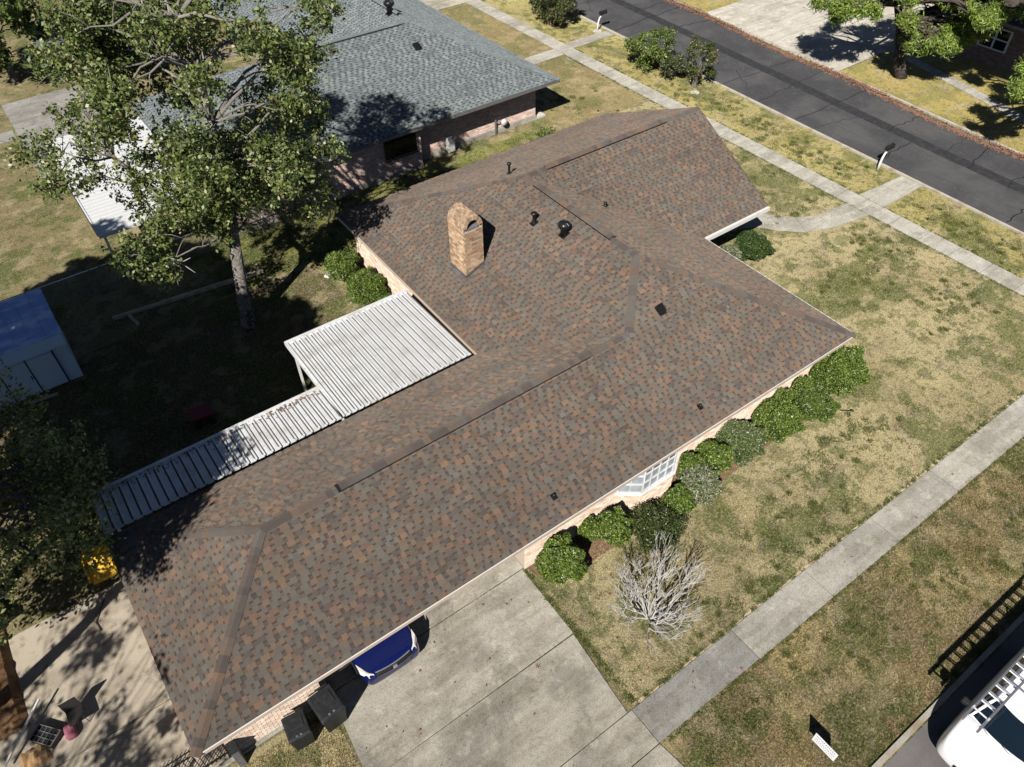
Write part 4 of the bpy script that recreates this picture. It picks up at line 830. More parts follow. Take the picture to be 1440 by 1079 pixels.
# shrubs
def shrub(label, x, y, r, hgt, cols=None, dens=1.0, loose=0, grp='clipped shrubs along the front wall', lsz=.038, name='shrub', wts=None, twig=0):
    t = thing(name, label, 'shrub', (x, y, 0), grp); n = int(8200*dens*(r/.6)**1.7); wts = wts or ([.3, .3, .22, .13, .05] if len(cols or range(5)) == 5 else None)
    cols = cols or [(.085, .14, .020), (.14, .21, .030), (.035, .06, .012), (.25, .32, .055), (.34, .36, .16)]
    rs = random.Random(int(x*100+y*10)); ph = [rs.uniform(0, 6.28) for _ in range(6)]
    r *= .97
    def surf(d): 
        a = np.arctan2(d[:, 1], d[:, 0]); return 1+.10*np.sin(3*a+ph[0])+.09*np.sin(5*a+ph[1]+d[:, 2]*4)+.07*np.sin(9*a+ph[2]+d[:, 2]*7)+.07*np.sin(7*d[:, 2]+ph[3])
    d = rng.normal(0, 1, (n, 3)); d /= np.linalg.norm(d, axis=1, keepdims=True); d[:, 2] = np.where(d[:, 2] < -.55, -d[:, 2], d[:, 2])
    k = surf(d)*(1-np.abs(rng.normal(0, .05+.13*loose, n)))+rng.random(n)*.05*(1+2*loose)
    p = d*k[:, None]*np.array([r, r, hgt*.52])+np.array([0, 0, hgt*.5])
    leaves_mesh('foliage', p, lsz, cols, 'dleaf', t, .6, wts, 1.6)
    b = MB(); seg, ring = 12, 7; f = .86-.22*loose
    for i in range(ring):
        for j in range(seg):
            q = []
            for (ii, jj) in ((i, j), (i, j+1), (i+1, j+1), (i+1, j)):
                th = math.pi*ii/ring; a = 2*math.pi*jj/seg; dd = np.array([[math.sin(th)*math.cos(a), math.sin(th)*math.sin(a), math.cos(th)]]); kk = float(surf(dd)[0])*f
                q.append((dd[0, 0]*kk*r, dd[0, 1]*kk*r, dd[0, 2]*kk*hgt*.5+hgt*.48))
            b.face(q)
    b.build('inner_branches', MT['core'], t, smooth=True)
    if twig:
        b = MB()
        for _ in range(twig):
            a = rs.uniform(0, 6.28); rr = r*rs.uniform(.1, .95); p0 = Vector((math.cos(a)*rr*.7, math.sin(a)*rr*.7, hgt*.75)); p1 = Vector((math.cos(a)*rr*1.05+rs.uniform(-.1, .1), math.sin(a)*rr*1.05+rs.uniform(-.1, .1), hgt*(1.04-.3*(rr/r)**2)+rs.uniform(0, .08)))
            b.tube([p0, p0.lerp(p1, .6)+Vector((rs.uniform(-.05, .05), rs.uniform(-.05, .05), .03)), p1], [.012, .009, .004], 4)
        b.build('bare_twigs', MT['dead'], t)['kind'] = 'stuff'
    return t
TW = [(.09, .13, .035), (.22, .23, .14), (.13, .18, .05), (.34, .33, .25)]
shrub('large egg shaped clipped shrub at the driveway corner, leftmost of the row', 10.55, -.12, .68, 1.35, dens=1.5)
shrub('small dark round shrub second from the driveway', 12.0, .3, .34, .85, dens=1.2)
shrub('medium round shrub just left of the bay window', 12.62, -.12, .55, 1.15)
shrub('loose dark leafy shrub under the bay window behind the bare tree', 13.75, -.85, .80, .95, dens=.55, loose=.9, cols=[(.06, .085, .02), (.10, .13, .035), (.03, .045, .015)], twig=14)
shrub('low round shrub in front of the right half of the bay window', 14.98, -.55, .46, .95)
shrub('shrub with bleached twiggy top right of the bay window', 15.9, -.5, .66, 1.05, cols=TW, dens=.9, loose=.4, twig=90)
shrub('narrow dark shrub tucked against the wall beside the bay window', 16.12, .12, .36, 1.2)
shrub('dense green shrub in front of the rust wall ornament', 17.05, -.05, .58, 1.15)
shrub('wide grey green shrub third from the big corner shrub', 18.35, -.1, .78, 1.2, cols=TW[:3]+[(.09, .14, .03)], loose=.3, twig=30)
shrub('wide bright green shrub with yellow green skirt near the right end', 20.0, -.2, .80, 1.25)
shrub('small upright shrub against the wall behind the bright green one', 20.7, .2, .34, 1.3)
shrub('small round shrub against the wall beside the big corner shrub', 21.75, .18, .36, 1.35)
shrub('speckled round shrub just left of the big corner shrub', 21.75, -.45, .70, 1.1, cols=TW[:1]+[(.10, .16, .03), (.13, .20, .03)], loose=.25, twig=16)
shrub('tallest and widest shrub at the right corner of the house', 23.35, .0, .98, 1.85, dens=1.4)
GP = 'shrubs beside the front porch'
shrub('round dark shrub beside the porch gutter', 27.3, 7.35, .78, 1.0, [(.05, .09, .02), (.08, .13, .03), (.03, .06, .015)], 1, .3, GP)
shrub('small grey tufted shrub in the porch corner', 26.1, 7.6, .6, .7, [(.16, .19, .10), (.10, .14, .05), (.30, .30, .22)], .8, .5, GP)
shrub('light green low shrub between gutter and house corner', 25.1, 6.9, .45, .6, [(.10, .14, .04), (.07, .11, .03)], .8, .4, GP)
GN = 'round shrubs along the rear wing wall'
shrub('round shrub farthest along the rear wing wall', 12.05, 16.8, .72, 1.2, None, 1, .3, GN); shrub('middle round shrub along the rear wing wall', 12.15, 14.9, .80, 1.25, None, 1, .3, GN); shrub('small flowering shrub nearest the metal patio roof', 12.35, 13.5, .5, .8, [(.12, .18, .04), (.08, .13, .03)], 1, .4, GN)
GR = 'crape myrtle shrubs along the street'
def bushy(label, x, y, r, hgt, cols, lean=(0, 0)):
    t = thing('street_shrub', label, 'shrub', (x, y, 0), GR); rs = random.Random(int(x*10+y)); cl = []
    b = MB()
    for i in range(26):
        a = rs.uniform(0, 6.28); z = rs.uniform(.2, 1)*hgt; rr = r*math.sqrt(rs.random())*(.45+.75*math.sin(min(1, z/hgt*1.15)*2.2)); p = (math.cos(a)*rr+lean[0]*z, math.sin(a)*rr+lean[1]*z, z); cl.append((*p, rs.uniform(.2, .42)*r))
        b.tube([(rs.uniform(-.12, .12), rs.uniform(-.12, .12), 0), (p[0]*.4, p[1]*.4, z*.5), p], [.025, .018, .008], 5)
    b.build('stems', MT['bark'], t); leaves_mesh('foliage', tufts([c[:3] for c in cl], [c[3] for c in cl], 150, 10, .09, .2), .09, cols, 'dleaf', t, .5)
G_ = [(.10, .15, .03), (.16, .21, .05), (.06, .10, .02), (.22, .26, .07)]
bushy('bright green bushy shrub by the street, left of the cluster of three', 37.0, 24.3, 1.15, 2.2, G_)
bushy('low dark shrub in the middle of the street cluster', 37.3, 22.7, .85, 1.4, [(.05, .08, .03), (.08, .11, .04), (.15, .14, .08)])
bushy('tall slender shrub with upright tips, right of the street cluster', 37.5, 20.9, .75, 2.7, [(.05, .09, .02), (.09, .13, .03), (.18, .13, .06)], (.12, 0))
bushy('dark leafy shrub cut by the top edge beside the street', 36.7, 33.6, 1.35, 2.2, [(.07, .10, .03), (.11, .14, .04), (.16, .12, .06), (.04, .06, .02)])
bushy('dark shrub behind the one at the top edge', 38.0, 36.5, 1.1, 1.8, [(.07, .10, .03), (.05, .07, .02)])
bushy('tiny spiky weed on the green strip by the grey roofed house', 26.5, 21.4, .38, .45, [(.16, .2, .05), (.12, .15, .05)])
# bare ornamental tree
t = thing('bare_tree', 'leafless bleached grey ornamental tree on the front lawn', 'tree', (11.68, -2.78, 0)); b = MB(); random.seed(5)
def grow(p, d, L_, r, dep):
    q = p+d*L_; m_ = p.lerp(q, .5)+Vector((random.uniform(-1, 1), random.uniform(-1, 1), random.uniform(-1, 1)))*L_*.09
    b.tube([p, m_, q], [r, r*.85, r*.68], 5 if dep > 2 else 4, cap=dep <= 1)
    if dep <= 0: return
    for _ in range(3 if random.random() < .55 else 2):
        nd = (d+Vector((random.gauss(0, .36), random.gauss(0, .36), random.gauss(.25, .2)))).normalized(); grow(q, nd, L_*random.uniform(.66, .86), r*.68, dep-1)
for i in range(15):
    a = i*2*math.pi/15+random.uniform(-.2, .2); s = random.uniform(.1, 1.3); grow(Vector((math.cos(a)*.06, math.sin(a)*.06, -.02)), Vector((math.cos(a)*s, math.sin(a)*s, 1)).normalized(), random.uniform(.58, .76), .027, 4)
b.build('branches', MT['dead'], t)
b = MB()
for i in range(16):
    a = random.uniform(-1.9, .9); grow(Vector((math.cos(a)*.05, math.sin(a)*.05, .02)), Vector((math.cos(a), math.sin(a), random.uniform(.02, .3))).normalized(), random.uniform(.24, .36), .010, 3)
b.build('root_suckers', MT['dead'], t)

# ---------------------------------------------------------------- back yard things
t = thing('garden_shed', 'bluish white metal shed with skylight blue in its colour and with double doors at the left edge', 'shed', (0, 0, 0))
MB().box(-3.6, 1.08, 17.34, 20.2, .05, 1.72).build('wall', MT['shedw'], t)
b = MB(); b.hexa([(-3.7, 17.62, 1.98), (1.16, 17.62, 1.98), (1.16, 20.3, 2.32), (-3.7, 20.3, 2.32), (-3.7, 17.62, 2.02), (1.16, 17.62, 2.02), (1.16, 20.3, 2.36), (-3.7, 20.3, 2.36)]); b.build('roof', MT['shedr'], t)
for i in range(10): MB().beam((-3.4+i*.5, 17.66, 2.03), (-3.4+i*.5, 20.26, 2.37), .03, .02).build('roof_rib', MT['shedr'], t)
b = MB(); b.hexa([(-3.65, 17.30, 1.68), (1.12, 17.30, 1.68), (1.12, 17.64, 1.95), (-3.65, 17.64, 1.95), (-3.65, 17.30, 1.73), (1.12, 17.30, 1.73), (1.12, 17.64, 2.0), (-3.65, 17.64, 2.0)]); b.build('lower_roof', MT['shedw'], t)
b = MB(); b.face([(1.08, 17.34, 1.72), (1.08, 20.2, 1.72), (1.08, 20.2, 2.28), (1.08, 17.62, 1.98)]); b.build('gable', MT['shedw'], t)
for x0 in (-1.28, -.36): MB().box(x0+.02, x0+.90, 17.29, 17.335, .12, 1.62).build('door', MT['shedw'], t)
for x0 in (-1.30, -.37, .56): MB().box(x0, x0+.035, 17.28, 17.335, .05, 1.66).build('door_gap', MT['black'], t)
MB().box(-.45, -.42, 17.25, 17.29, .8, .95).build('handle', MT['black'], t)
t = MB().beam((-.9, 17.0, .06), (.05, 16.9, .06), .12, .05).build('loose_board', MT['wood']); tag(t, 'short pale board lying at the foot of the metal shed', 'board')
t = thing('timber_beam', 'long pale timber beam lying across the back yard grass', 'beam', (0, 0, 0))
MB().beam((9.25, 19.33, .09), (4.9, 19.83, .08), .16, .14).build('beam', MT['wood'], t); MB().beam((4.88, 19.83, .08), (2.95, 20.05, .07), .14, .12).build('beam', MT['wood'], t); MB().beam((3.55, 19.93, .07), (3.7, 19.05, .06), .11, .1).build('cross_piece', MT['wood'], t)
t = thing('chain_link_fence', 'chain link fence with thin rail crossing behind the big tree trunk', 'fence', (0, 0, 0))
fx0, fx1 = -2.0, 13.0; fy = lambda x: 22.2+.0*(x); ps = np.arange(fx0, fx1+.1, 2.5)
for x in ps: MB().tube([(x, fy(x), 0), (x, fy(x), 1.25)], .025, 7).build('post', MT['grey'], t)
MB().tube([(fx0, fy(0), 1.22), (fx1, fy(0), 1.22)], .02, 6).build('rail', MT['silver'], t)
b = MB(); x = fx0-1.2
while x < fx1:
    for s_ in (1, -1):
        a0 = (x, fy(0), .03) if s_ > 0 else (x+1.17, fy(0), .03); a1 = (x+1.17, fy(0), 1.2) if s_ > 0 else (x, fy(0), 1.2); b.beam(a0, a1, .005, .005, up=(0, 1, 0))
    x += .09
tag(b.build('mesh', MT['grey'], t), kind='stuff')
t = thing('yard_cart', 'dark red cart standing in the deep shade of the back yard', 'cart', (0, 0, 0))
b = MB(); b.hexa([(3.65, 12.1, .3), (4.25, 12.0, .3), (4.3, 12.45, .3), (3.7, 12.55, .3), (3.55, 12.0, .55), (4.35, 11.9, .55), (4.4, 12.55, .55), (3.6, 12.65, .55)]); b.build('tray', MT['red'], t)
MB().beam((3.65, 12.35, .4), (3.2, 12.85, .95), .03, .03).build('handle', MT['red'], t)
for p in ((3.75, 12.05), (4.2, 12.0), (3.8, 12.55), (4.25, 12.5)):
    o = lathe([(.001, -.03), (.14, -.03), (.14, .03), (.001, .03)], 12).build('wheel', MT['rubber'], t); o.location = (p[0], p[1], .15); o.rotation_euler = (R_(90), 0, 0)
t = thing('plastic_slide', 'bright yellow plastic play slide tipped beside the corner of the house', 'slide', (0, 0, 0))
b = MB(); b.hexa([(-1.05, 7.75, .12), (-.35, 7.7, .12), (-.3, 8.3, .5), (-1.0, 8.4, .5), (-1.05, 7.75, .2), (-.35, 7.7, .2), (-.3, 8.3, .62), (-1.0, 8.4, .62)]); b.build('chute', MT['yellow'], t, bevel=.03)
MB().beam((-1.08, 7.75, .3), (-1.02, 8.45, .68), .06, .2).build('side_wall', MT['yellow'], t, bevel=.02); MB().beam((-.32, 7.68, .3), (-.26, 8.35, .68), .06, .2).build('side_wall', MT['yellow'], t, bevel=.02); MB().box(-1.0, -.3, 8.35, 8.8, .0, .6).build('base', MT['yellow'], t, bevel=.05)
# junk by the patio
t = thing('tarp_pile', 'heap under a brown orange tarpaulin at the lower left edge', 'tarp', (0, 0, 0))
n_ = 16; b = MB(); H = [[.9*math.exp(-((i-6)/6.5)**2-((j-8)/8)**2)+.12*random.random() for j in range(n_+1)] for i in range(n_+1)]
for i in range(n_):
    for j in range(n_): 
        P = lambda i, j: (-6.2+i*.165, 4.6+j*.21, .05+H[i][j] if 0 < i < n_ and 0 < j < n_ else .05)
        b.face([P(i, j), P(i+1, j), P(i+1, j+1), P(i, j+1)])
b.build('sheet', MT['tarp'], t, smooth=True)
t = MB(); 
for i in range(10):
    for j in range(8):
        P = lambda i, j: (-5.6+i*.2, 7.75+j*.2, .5+.35*math.sin(i*.7)*math.cos(j*.5)+.06*math.sin(i*3+j*2)); t.face([P(i, j), P(i+1, j), P(i+1, j+1), P(i, j+1)])
tag(t.build('grey_cover', MT['gtarp'], smooth=True), 'crumpled grey plastic cover above the brown tarpaulin heap', 'cover')
t = thing('crate_tray', 'black plastic crate with grid divided top beside the tarpaulin heap', 'crate', (-3.25, 3.95, 0)); t.rotation_euler = (0, 0, R_(-50))
MB().box(-.32, .32, -.2, .2, .0, .24).build('body', MT['blackp'], t)
b = MB()
for i in range(6): b.box(-.33+i*.128, -.315+i*.128, -.21, .21, .24, .27)
for j in range(4): b.box(-.33, .33, -.21+j*.135, -.195+j*.135, .24, .272)
b.build('grid', MT['grey'], t)
t = thing('pink_cushion', 'faded pink cushion beside the black crate on the patio', 'cushion', (-2.72, 3.72, .12)); MB().box(-.13, .13, -.2, .2, -.1, .14).build('cover', MT['pink'], t, bevel=.07)
t = thing('folding_chair', 'black folding chair lying beside the pink cushion on the patio', 'chair', (-2.45, 3.95, 0)); MB().box(-.2, .2, -.22, .2, .32, .36).build('seat', MT['seat'], t); MB().box(-.2, .2, .2, .23, .36, .8).build('backrest', MT['seat'], t)
for p in ((-.19, -.2), (.19, -.2), (-.19, .2), (.19, .2)): MB().tube([(p[0], p[1], 0), (p[0]*.9, p[1]*.9, .34)], .012, 5).build('leg', MT['grey'], t)
t = MB()
for i in range(9):
    for j in range(6):
        P = lambda i, j: (-4.0+i*.08, 3.35+j*.1, .04+.16*math.sin(math.pi*i/9)*math.sin(math.pi*j/6)+.02*math.sin(i*2.3+j)); t.face([P(i, j), P(i+1, j), P(i+1, j+1), P(i, j+1)])
tag(t.build('tan_cloth', MT['tancloth'], smooth=True), 'rumpled tan cloth on the ground at the lower left corner', 'cloth')
MBp = MB().beam((-4.3, 3.7, .25), (-3.1, 4.9, .45), .05, .05); tag(MBp.build('white_pole', MT['white']), 'white pole lying across the edge of the tarpaulin heap', 'pole')
o = MB().beam((-.95, 7.15, .06), (-1.35, 6.55, .06), .035, .02); o.beam((-1.35, 6.55, .06), (-1.3, 6.2, .06), .03, .02); tag(o.build('fallen_stick', MT['pbark']), 'thin dark stick lying on the patio slab', 'stick')
# black iron fence with gate
t = thing('iron_fence', 'black iron picket fence with gate at the bottom left house corner', 'fence', (0, 0, 0))
for z in (.12, 1.05): MB().box(-3.6, .48, .78, .81, z, z+.03).build('rail', MT['black'], t)
pk = MB().box(-.009, .009, -.009, .009, .02, 1.2).build('picket', MT['black'], t); pk.location = (-3.55, .795, 0)
for i in range(1, 37): o = pk.copy(); C.objects.link(o); o.parent = t; o.location = (-3.55+i*.11, .795, 0)
for x in (-3.6, -.9, .44): MB().box(x-.03, x+.03, .765, .825, 0, 1.3).build('post', MT['black'], t)
t = thing('downspout', 'grey metal downspout box standing at the left corner of the front wall', 'downspout', (.62, .42, 0)); MB().box(-.09, .09, -.12, .16, 0, .95).build('body', MT['grey'], t, bevel=.01); MB().box(-.11, .11, -.14, .18, .95, 1.0).build('lid', MT['blackp'], t)

# ---------------------------------------------------------------- bins and cars
def bin_(label, x, y, rz, k=1.0):
    t = thing('wheelie_bin', label, 'trash bin', (x, y, .0), 'black wheeled bins by the carport'); t.rotation_euler = (0, 0, rz); t.scale = (k, k, k)
    b = MB(); b.hexa([(-.25, -.27, .06), (.25, -.27, .06), (.27, .27, .06), (-.27, .27, .06), (-.31, -.38, .98), (.31, -.38, .98), (.31, .34, .98), (-.31, .34, .98)]); b.build('body', MT['blackp'], t, bevel=.03)
    b = MB(); b.hexa([(-.33, -.41, .99), (.33, -.41, .99), (.33, .36, .99), (-.33, .36, .99), (-.29, -.36, 1.07), (.29, -.36, 1.07), (.29, .33, 1.07), (-.29, .33, 1.07)]); l = b.build('lid', MT['blackp'], t, bevel=.025)
    MB().box(-.2, .2, -.12, .2, 1.072, 1.09).build('lid_panel', MT['blackp'], l, bevel=.008)
    for s in (-.1, .02): MB().box(s, s+.05, -.34, -.30, 1.06, 1.085).build('lid_clip', MT['grey'], l)
    MB().tube([(-.24, .42, .95), (.24, .42, .95)], .018, 8).build('handle', MT['blackp'], t)
    for s in (-.27, .27):
        o = lathe([(.001, -.03), (.12, -.03), (.13, 0), (.12, .03), (.001, .03)], 14).build('wheel', MT['rubber'], t); o.location = (s, .32, .13); o.rotation_euler = (0, R_(90), 0)
bin_('smaller black wheeled bin against the brick, left of the pair', 2.13, .02, R_(-6), .93)
bin_('larger black wheeled bin with vented lid, right of the pair beside the carport', 2.98, .02, R_(4), 1.08)

def loft(sections, caps=True):
    b = MB(); n = len(sections[0])
    for s in sections: b.v += [tuple(p) for p in s]
    for i in range(len(sections)-1):
        for j in range(n):
            q = (j+1) % n; b.f.append((i*n+j, i*n+q, (i+1)*n+q, (i+1)*n+j)); b.m.append(0); b.c.append((1, 1, 1))
    if caps: b.f += [tuple(range(n-1, -1, -1)), tuple((len(sections)-1)*n+j for j in range(n))]; b.m += [0, 0]; b.c += [(1, 1, 1)]*2
    return b
def body_section(x, hw, zb, zt, crown=.04, n=7, tuck=.93):
    """closed ring across the car at station x: half width hw, bottom zb, top zt."""
    P = [(x, -hw*tuck, zb), (x, -hw, zb+(zt-zb)*.35), (x, -hw*.985, zb+(zt-zb)*.72), (x, -hw*.93, zt-.03)]
    for k in range(n): a = -.86+1.72*k/(n-1); P.append((x, hw*a, zt+crown*(1-a*a)))
    P += [(x, hw*.93, zt-.03), (x, hw*.985, zb+(zt-zb)*.72), (x, hw, zb+(zt-zb)*.35), (x, hw*tuck, zb)]
    return P
def wheel(t, x, y, r, wd):
    o = bpy.data.objects.new('wheel', None); C.objects.link(o); o.parent = t; o.location = (x, y, r); o.rotation_euler = (R_(90), 0, 0)
    lathe([(.6*r, -wd/2), (r*.96, -wd/2), (r, -wd/3), (r, wd/3), (r*.96, wd/2), (.6*r, wd/2)], 22).build('tyre', MT['rubber'], o, smooth=True); lathe([(.001, -wd*.3), (.3*r, -wd*.42), (.62*r, -wd*.46), (.62*r, wd*.46), (.3*r, wd*.42), (.001, wd*.3)], 18).build('rim', MT['silver'], o)
# blue saloon, nose to -y, mostly under the roof
t = thing('blue_car', 'dark blue car with chrome grille parked nose out under the carport', 'car', (4.93, .02, .05)); t.rotation_euler = (0, 0, R_(90)); t.rotation_euler = (0, 0, R_(90))
secs = [(-.02, .66, .30, .58, .03), (.0, .72, .24, .64, .03), (.03, .78, .22, .70, .03), (.16, .86, .19, .755, .04), (.34, .88, .18, .78, .05), (.7, .905, .18, .85, .05), (1.15, .915, .18, .90, .05), (1.6, .92, .18, .93, .03), (2.6, .92, .18, .94, .03), (3.6, .92, .18, .93, .03), (4.2, .89, .2, .92, .03), (4.5, .8, .28, .86, .03)]
bd = loft([body_section(*s) for s in secs]).build('body', MT['bluep'], t, smooth=True)
for i, s in enumerate([(.02, 0)]): pass
m2 = bd.modifiers.new('sub', 'SUBSURF'); m2.levels = 2; m2.render_levels = 2
g = MB(); g.hexa([(1.45, -.78, .93), (3.8, -.78, .93), (3.8, .78, .93), (1.45, .78, .93), (2.1, -.62, 1.42), (3.2, -.62, 1.42), (3.2, .62, 1.42), (2.1, .62, 1.42)]); g.build('cabin_glass', MT['glass'], t, bevel=.06)
MB().hexa([(2.1, -.63, 1.41), (3.2, -.63, 1.41), (3.2, .63, 1.41), (2.1, .63, 1.41), (2.2, -.55, 1.46), (3.1, -.55, 1.46), (3.1, .55, 1.46), (2.2, .55, 1.46)]).build('cabin_roof', MT['bluep'], t, bevel=.02)
def nose_x(y): return .01+.14*(abs(y)/.84)**2.0
gr = MB(); pts = [(nose_x(y)-.035, y, .685) for y in np.linspace(-.52, .52, 13)]; gr.tube(pts, .068, 8); gr = gr.build('grille', MT['black'], t)
for z_, dx_ in ((.625, -.015), (.745, .065)):
    b = MB(); b.tube([(nose_x(y)+dx_-.06, y, z_+.02) for y in np.linspace(-.52, .52, 11)], .016, 6); b.build('grille_bar', MT['silver'], gr)
for i in range(22):
    y = -.48+i*.0457; MB().beam((nose_x(y)-.09, y, .66), (nose_x(y)-.01, y, .76), .010, .012).build('grille_slat', MT['silver'], gr)
MB().box(nose_x(0)-.11, nose_x(0)-.04, -.06, .06, .67, .75).build('badge', MT['silver'], gr, bevel=.01)
for s in (-1, 1):
    q = loft([[(nose_x(.56)-.0, s*.56, .60), (nose_x(.56)+.05, s*.56, .665), (nose_x(.56)+.12, s*.56, .66), (nose_x(.56)+.08, s*.56, .58)], [(nose_x(.70)+.0, s*.70, .61), (nose_x(.70)+.10, s*.70, .70), (nose_x(.7)+.2, s*.70, .70), (nose_x(.7)+.1, s*.70, .6)], [(.34, s*.85, .62), (.42, s*.845, .715), (.62, s*.84, .735), (.5, s*.84, .62)]])
    hl = q.build('headlight', MT['headl'], t, smooth=False); hl.location = (-.06, s*.02, .07)
for x_, y_ in ((.85, -.8), (.85, .8), (3.6, -.8), (3.6, .8)): wheel(t, x_, y_, .32, .2)

# white pickup / van with ladder rack at the lower right, nose to -x
t = thing('white_van', 'white van with ladder rack parked on the side street at lower right', 'van', (14.42, -10.58, 0))
vs = [(.32, .60, .42, .66, .02), (.37, .80, .30, .82, .04), (.47, .90, .25, .93, .06), (.68, .955, .23, 1.02, .07), (1.0, .975, .22, 1.10, .07), (1.3, .985, .22, 1.15, .05), (1.7, .99, .22, 1.18, .02), (3.2, .995, .22, 1.18, .02), (4.8, .99, .22, 1.18, .02), (5.2, .97, .25, 1.15, .02)]
bd = loft([body_section(*s) for s in vs]).build('body', MT['vanp'], t, smooth=True); m2 = bd.modifiers.new('sub', 'SUBSURF'); m2.levels = 2; m2.render_levels = 2
def cabsec(x, hw, z, r=.10): return [(x, -hw, z), (x, -hw*.93, z+.0), (x, 0, z+.0), (x, hw*.93, z), (x, hw, z)]
cab = MB(); cab.hexa([(1.32, -.90, 1.12), (5.1, -.93, 1.12), (5.1, .93, 1.12), (1.32, .90, 1.12), (2.05, -.72, 1.52), (5.0, -.74, 1.54), (5.0, .74, 1.54), (2.05, .72, 1.52)]); cab.build('cab', MT['vanp'], t, bevel=.07)
def wsp(u, v, e=.012):   # u across -1..1, v 0 base .. 1 top
    x = 1.20+.16*u*u+(.80-.05)*v; y = u*(.86-.14*v); z = 1.13+.40*v-.02*u*u
    return (x-e*.6, y, z+e)
b = MB(); nu, nv = 12, 5
for i in range(nu):
    for j in range(nv):
        q = [wsp(-1+2*a/nu, c/nv) for a, c in ((i, j), (i+1, j), (i+1, j+1), (i, j+1))]; b.face(q)
ws = b.build('windshield', MT['glass'], t, smooth=True)
b = MB(); b.tube([wsp(u, -.03, .016) for u in np.linspace(-1.03, 1.03, 17)], .034, 8); b.build('wiper_cowl', MT['black'], ws)
for u0 in (-1.0, 1.0): MB().tube([wsp(u0, v0, .016) for v0 in (-.03, .5, 1.0)], .028, 6).build('pillar_trim', MT['black'], ws)
for u0 in (-.55, .1): MB().tube([wsp(u0, -.02, .03), wsp(u0+.5, .12, .035)], .010, 5).build('wiper', MT['black'], ws)
for s in (-1, 1):
    b = MB(); b.hexa([(1.75, s*.905, 1.14), (4.9, s*.925, 1.14), (4.9, s*.93, 1.16), (1.75, s*.91, 1.16), (2.2, s*.765, 1.45), (4.8, s*.785, 1.45), (4.8, s*.795, 1.47), (2.2, s*.775, 1.47)]); b.build('side_window', MT['glass'], t)
    MB().box(1.5, 1.68, s*1.0-.02 if s > 0 else -1.16, 1.16 if s > 0 else -.98, 1.08, 1.24).build('mirror', MT['vanp'] if s < 0 else MT['blackp'], t, bevel=.03)
    q = loft([[(.40, s*.66, .74), (.44, s*.66, .86), (.54, s*.66, .9), (.5, s*.66, .74)], [(.58, s*.88, .78), (.70, s*.87, .93), (.90, s*.87, .95), (.76, s*.88, .78)]]); q.build('headlight', MT['headl'], t)
for x_, y_ in ((1.0, -.87), (1.0, .87), (4.2, -.87), (4.2, .87)): wheel(t, x_+.12*(x_ < 2), y_, .35, .22)
MB().box(.30, .36, -.35, .35, .5, .62).build('grille', MT['black'], t)
rk = None
for x_ in (2.5, 4.3): MB().beam((x_, -.74, 1.76), (x_, .80, 1.76), .04, .04).build('rack_bar', MT['silver'], t)
for x_ in (2.5, 4.3):
    for s in (-.72, .76): MB().box(x_-.02, x_+.02, s-.02, s+.02, 1.5, 1.76).build('rack_foot', MT['silver'], t)
t = thing('ladder', 'aluminium extension ladder lying on the rack of the white van', 'ladder', (15.10, -9.87, 1.83))
for s in (-.19, .19): MB().box(0, 4.7, s-.028, s+.028, -.045, .045).build('rail', MT['silver'], t)
for i in range(15): MB().tube([(.16+i*.31, -.19, 0), (.16+i*.31, .19, 0)], .026, 7).build('rung', MT['silver'], t)
for s in (-.19, .19): MB().box(.45, 5.0, s-.022, s+.022, .05, .12).build('fly_rail', MT['silver'], t)
for i in range(15): MB().tube([(.78+i*.31, -.19, .085), (.78+i*.31, .19, .085)], .02, 6).build('rung', MT['silver'], t)

# ---------------------------------------------------------------- yard sign, mailboxes, small things
t = thing('yard_sign', 'small white printed yard sign standing in the brown grass verge', 'sign', (12.58, -8.10, 0))
MB().box(-.006, .006, -.33, .33, .32, .74).build('board', MT['sign'], t)
for s in (-.2, .2): MB().box(-.004, .004, s-.004, s+.004, 0, .33).build('leg', MT['grey'], t)
b = MB(); random.seed(3)
for r_, (z0, hh) in enumerate(((.62, .075), (.50, .06), (.41, .045))):
    y = .27
    while y > -.27:
        wl = random.uniform(.015, .04); k = random.random()
        b.face([(-.0075, y, z0), (-.0075, y-.009, z0), (-.0075, y-.009, z0+hh), (-.0075, y, z0+hh)])
        if k < .5: b.face([(-.0075, y, z0+hh*.8), (-.0075, y-wl*.7, z0+hh*.8), (-.0075, y-wl*.7, z0+hh), (-.0075, y, z0+hh)])
        if k > .3: b.face([(-.0075, y, z0+hh*.4), (-.0075, y-wl*.6, z0+hh*.4), (-.0075, y-wl*.6, z0+hh*.58), (-.0075, y, z0+hh*.58)])
        y -= wl+.018
b.build('printing', MT['ink'], t)
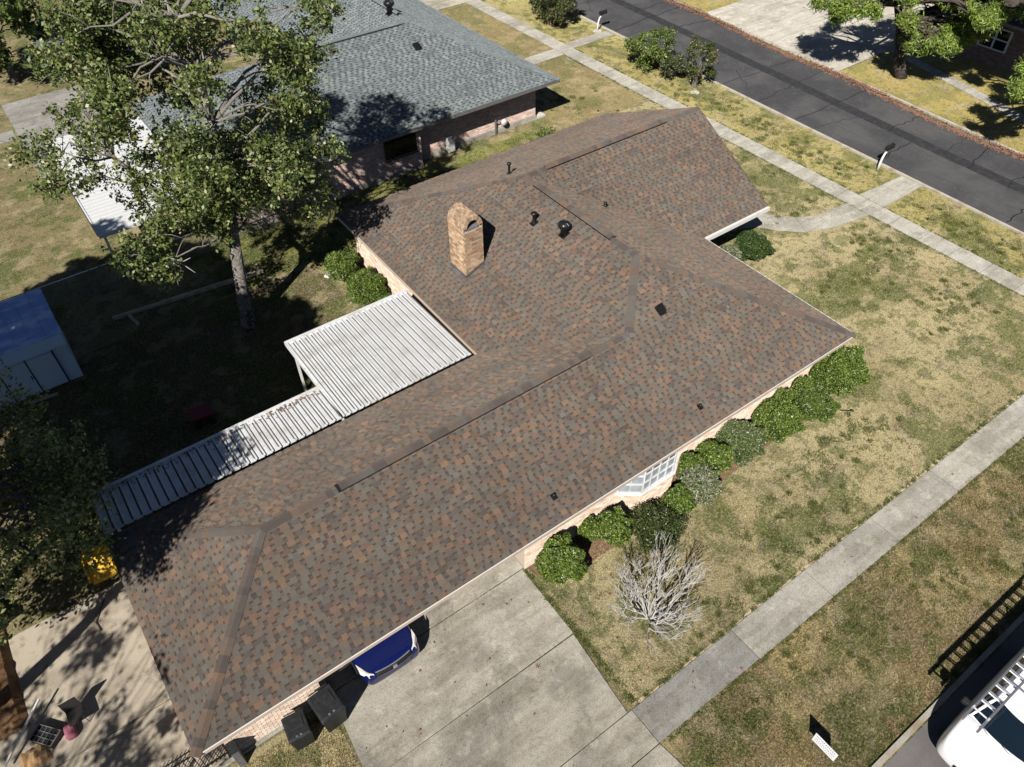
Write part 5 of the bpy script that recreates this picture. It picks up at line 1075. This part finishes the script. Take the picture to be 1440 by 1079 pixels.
def mailbox(label, x, y, ang):
    t = thing('mailbox', label, 'mailbox', (x, y, 0), 'black mailboxes on curved white posts'); t.rotation_euler = (0, 0, ang)
    b = MB(); pts = [(0, 0, -.05), (0, 0, .35), (.04, 0, .62), (.13, 0, .84), (.3, 0, .98), (.5, 0, 1.03)]
    b.tube(pts, [.065, .062, .058, .052, .045, .035], 8); b.build('post', MT['white'], t, smooth=True)
    s = []
    for x_ in (.12, .68): s.append([(x_, -.10, 1.04), (x_, .10, 1.04), (x_, .10, 1.18)]+[(x_, .10*math.cos(a), 1.18+.09*math.sin(a)) for a in (.6, 1.2, 1.94, 2.54)]+[(x_, -.10, 1.18)])
    bx = loft(s).build('box', MT['blackp'], t); MB().box(.68, .69, -.095, .095, 1.05, 1.25).build('door', MT['black'], bx); MB().box(.3, .32, .102, .11, 1.14, 1.32).build('flag', MT['red'], bx)
    return t
mailbox('black mailbox on curved white post nearest the front corner of the lot', 38.1, 8.45, R_(0)); mailbox('black mailbox on curved white post up the street near the top edge', 38.45, 30.96, R_(0))
MB_ = lathe([(.001, .0), (.3, .0), (.26, .05), (.001, .08)], 10); o = MB_.build('stone_collar', MT['stone']); o.location = (38.45, 30.96, 0); tag(o, 'ring of pale stones around the upper mailbox post', 'stones')
def rock(label, x, y, r, m='stone', sq=.5):
    b = MB(); n = 9; rs = random.Random(int(x*7)); b.tube([(0, 0, 0), (0, 0, r*sq*.6), (0, 0, r*sq)], [r, r*.85, r*.4], n); b.v = [(p[0]+rs.uniform(-.15, .15)*r, p[1]+rs.uniform(-.15, .15)*r, p[2]) for p in b.v]
    o = b.build('stone', MT[m]); o.location = (x, y, 0); tag(o, label, 'stone')
rock('flat pale stone on the verge below the street shrubs', 37.0, 20.3, .28, sq=.25)
t = MB().box(-.25, .25, -.12, .12, 0, .12).build('white_bag', MT['white'], bevel=.04); t.location = (11.5, 17.4, 0); t.rotation_euler = (0, 0, .6); tag(t, 'crumpled white bag on the grass beside the rear wing shrubs', 'bag')
t = thing('garden_light', 'small dark path light lying beside the big corner shrub', 'garden light', (22.75, -.95, 0)); t.rotation_euler = (0, 0, R_(-40)); MB().tube([(0, 0, .04), (.42, 0, .04)], .02, 6).build('stake', MT['black'], t); o = lathe([(.03, 0), (.07, .03), (.02, .08)], 10).build('head', MT['black'], t); o.location = (.42, 0, .02)
def leaf_item(label, x, y):
    b = MB()
    for k in range(6): a = k*1.05; b.face([(0, 0, .045), (math.cos(a)*.09, math.sin(a)*.09, .06), (math.cos(a+.5)*.05, math.sin(a+.5)*.05, .05)])
    o = b.build('fallen_leaves', MT['rust']); o.location = (x, y, 0); tag(o, label, 'leaf')
leaf_item('clump of dry brown leaves on the driveway slab', 8.2, -2.05); leaf_item('clump of dry brown leaves on the verge grass', 9.9, -6.75)
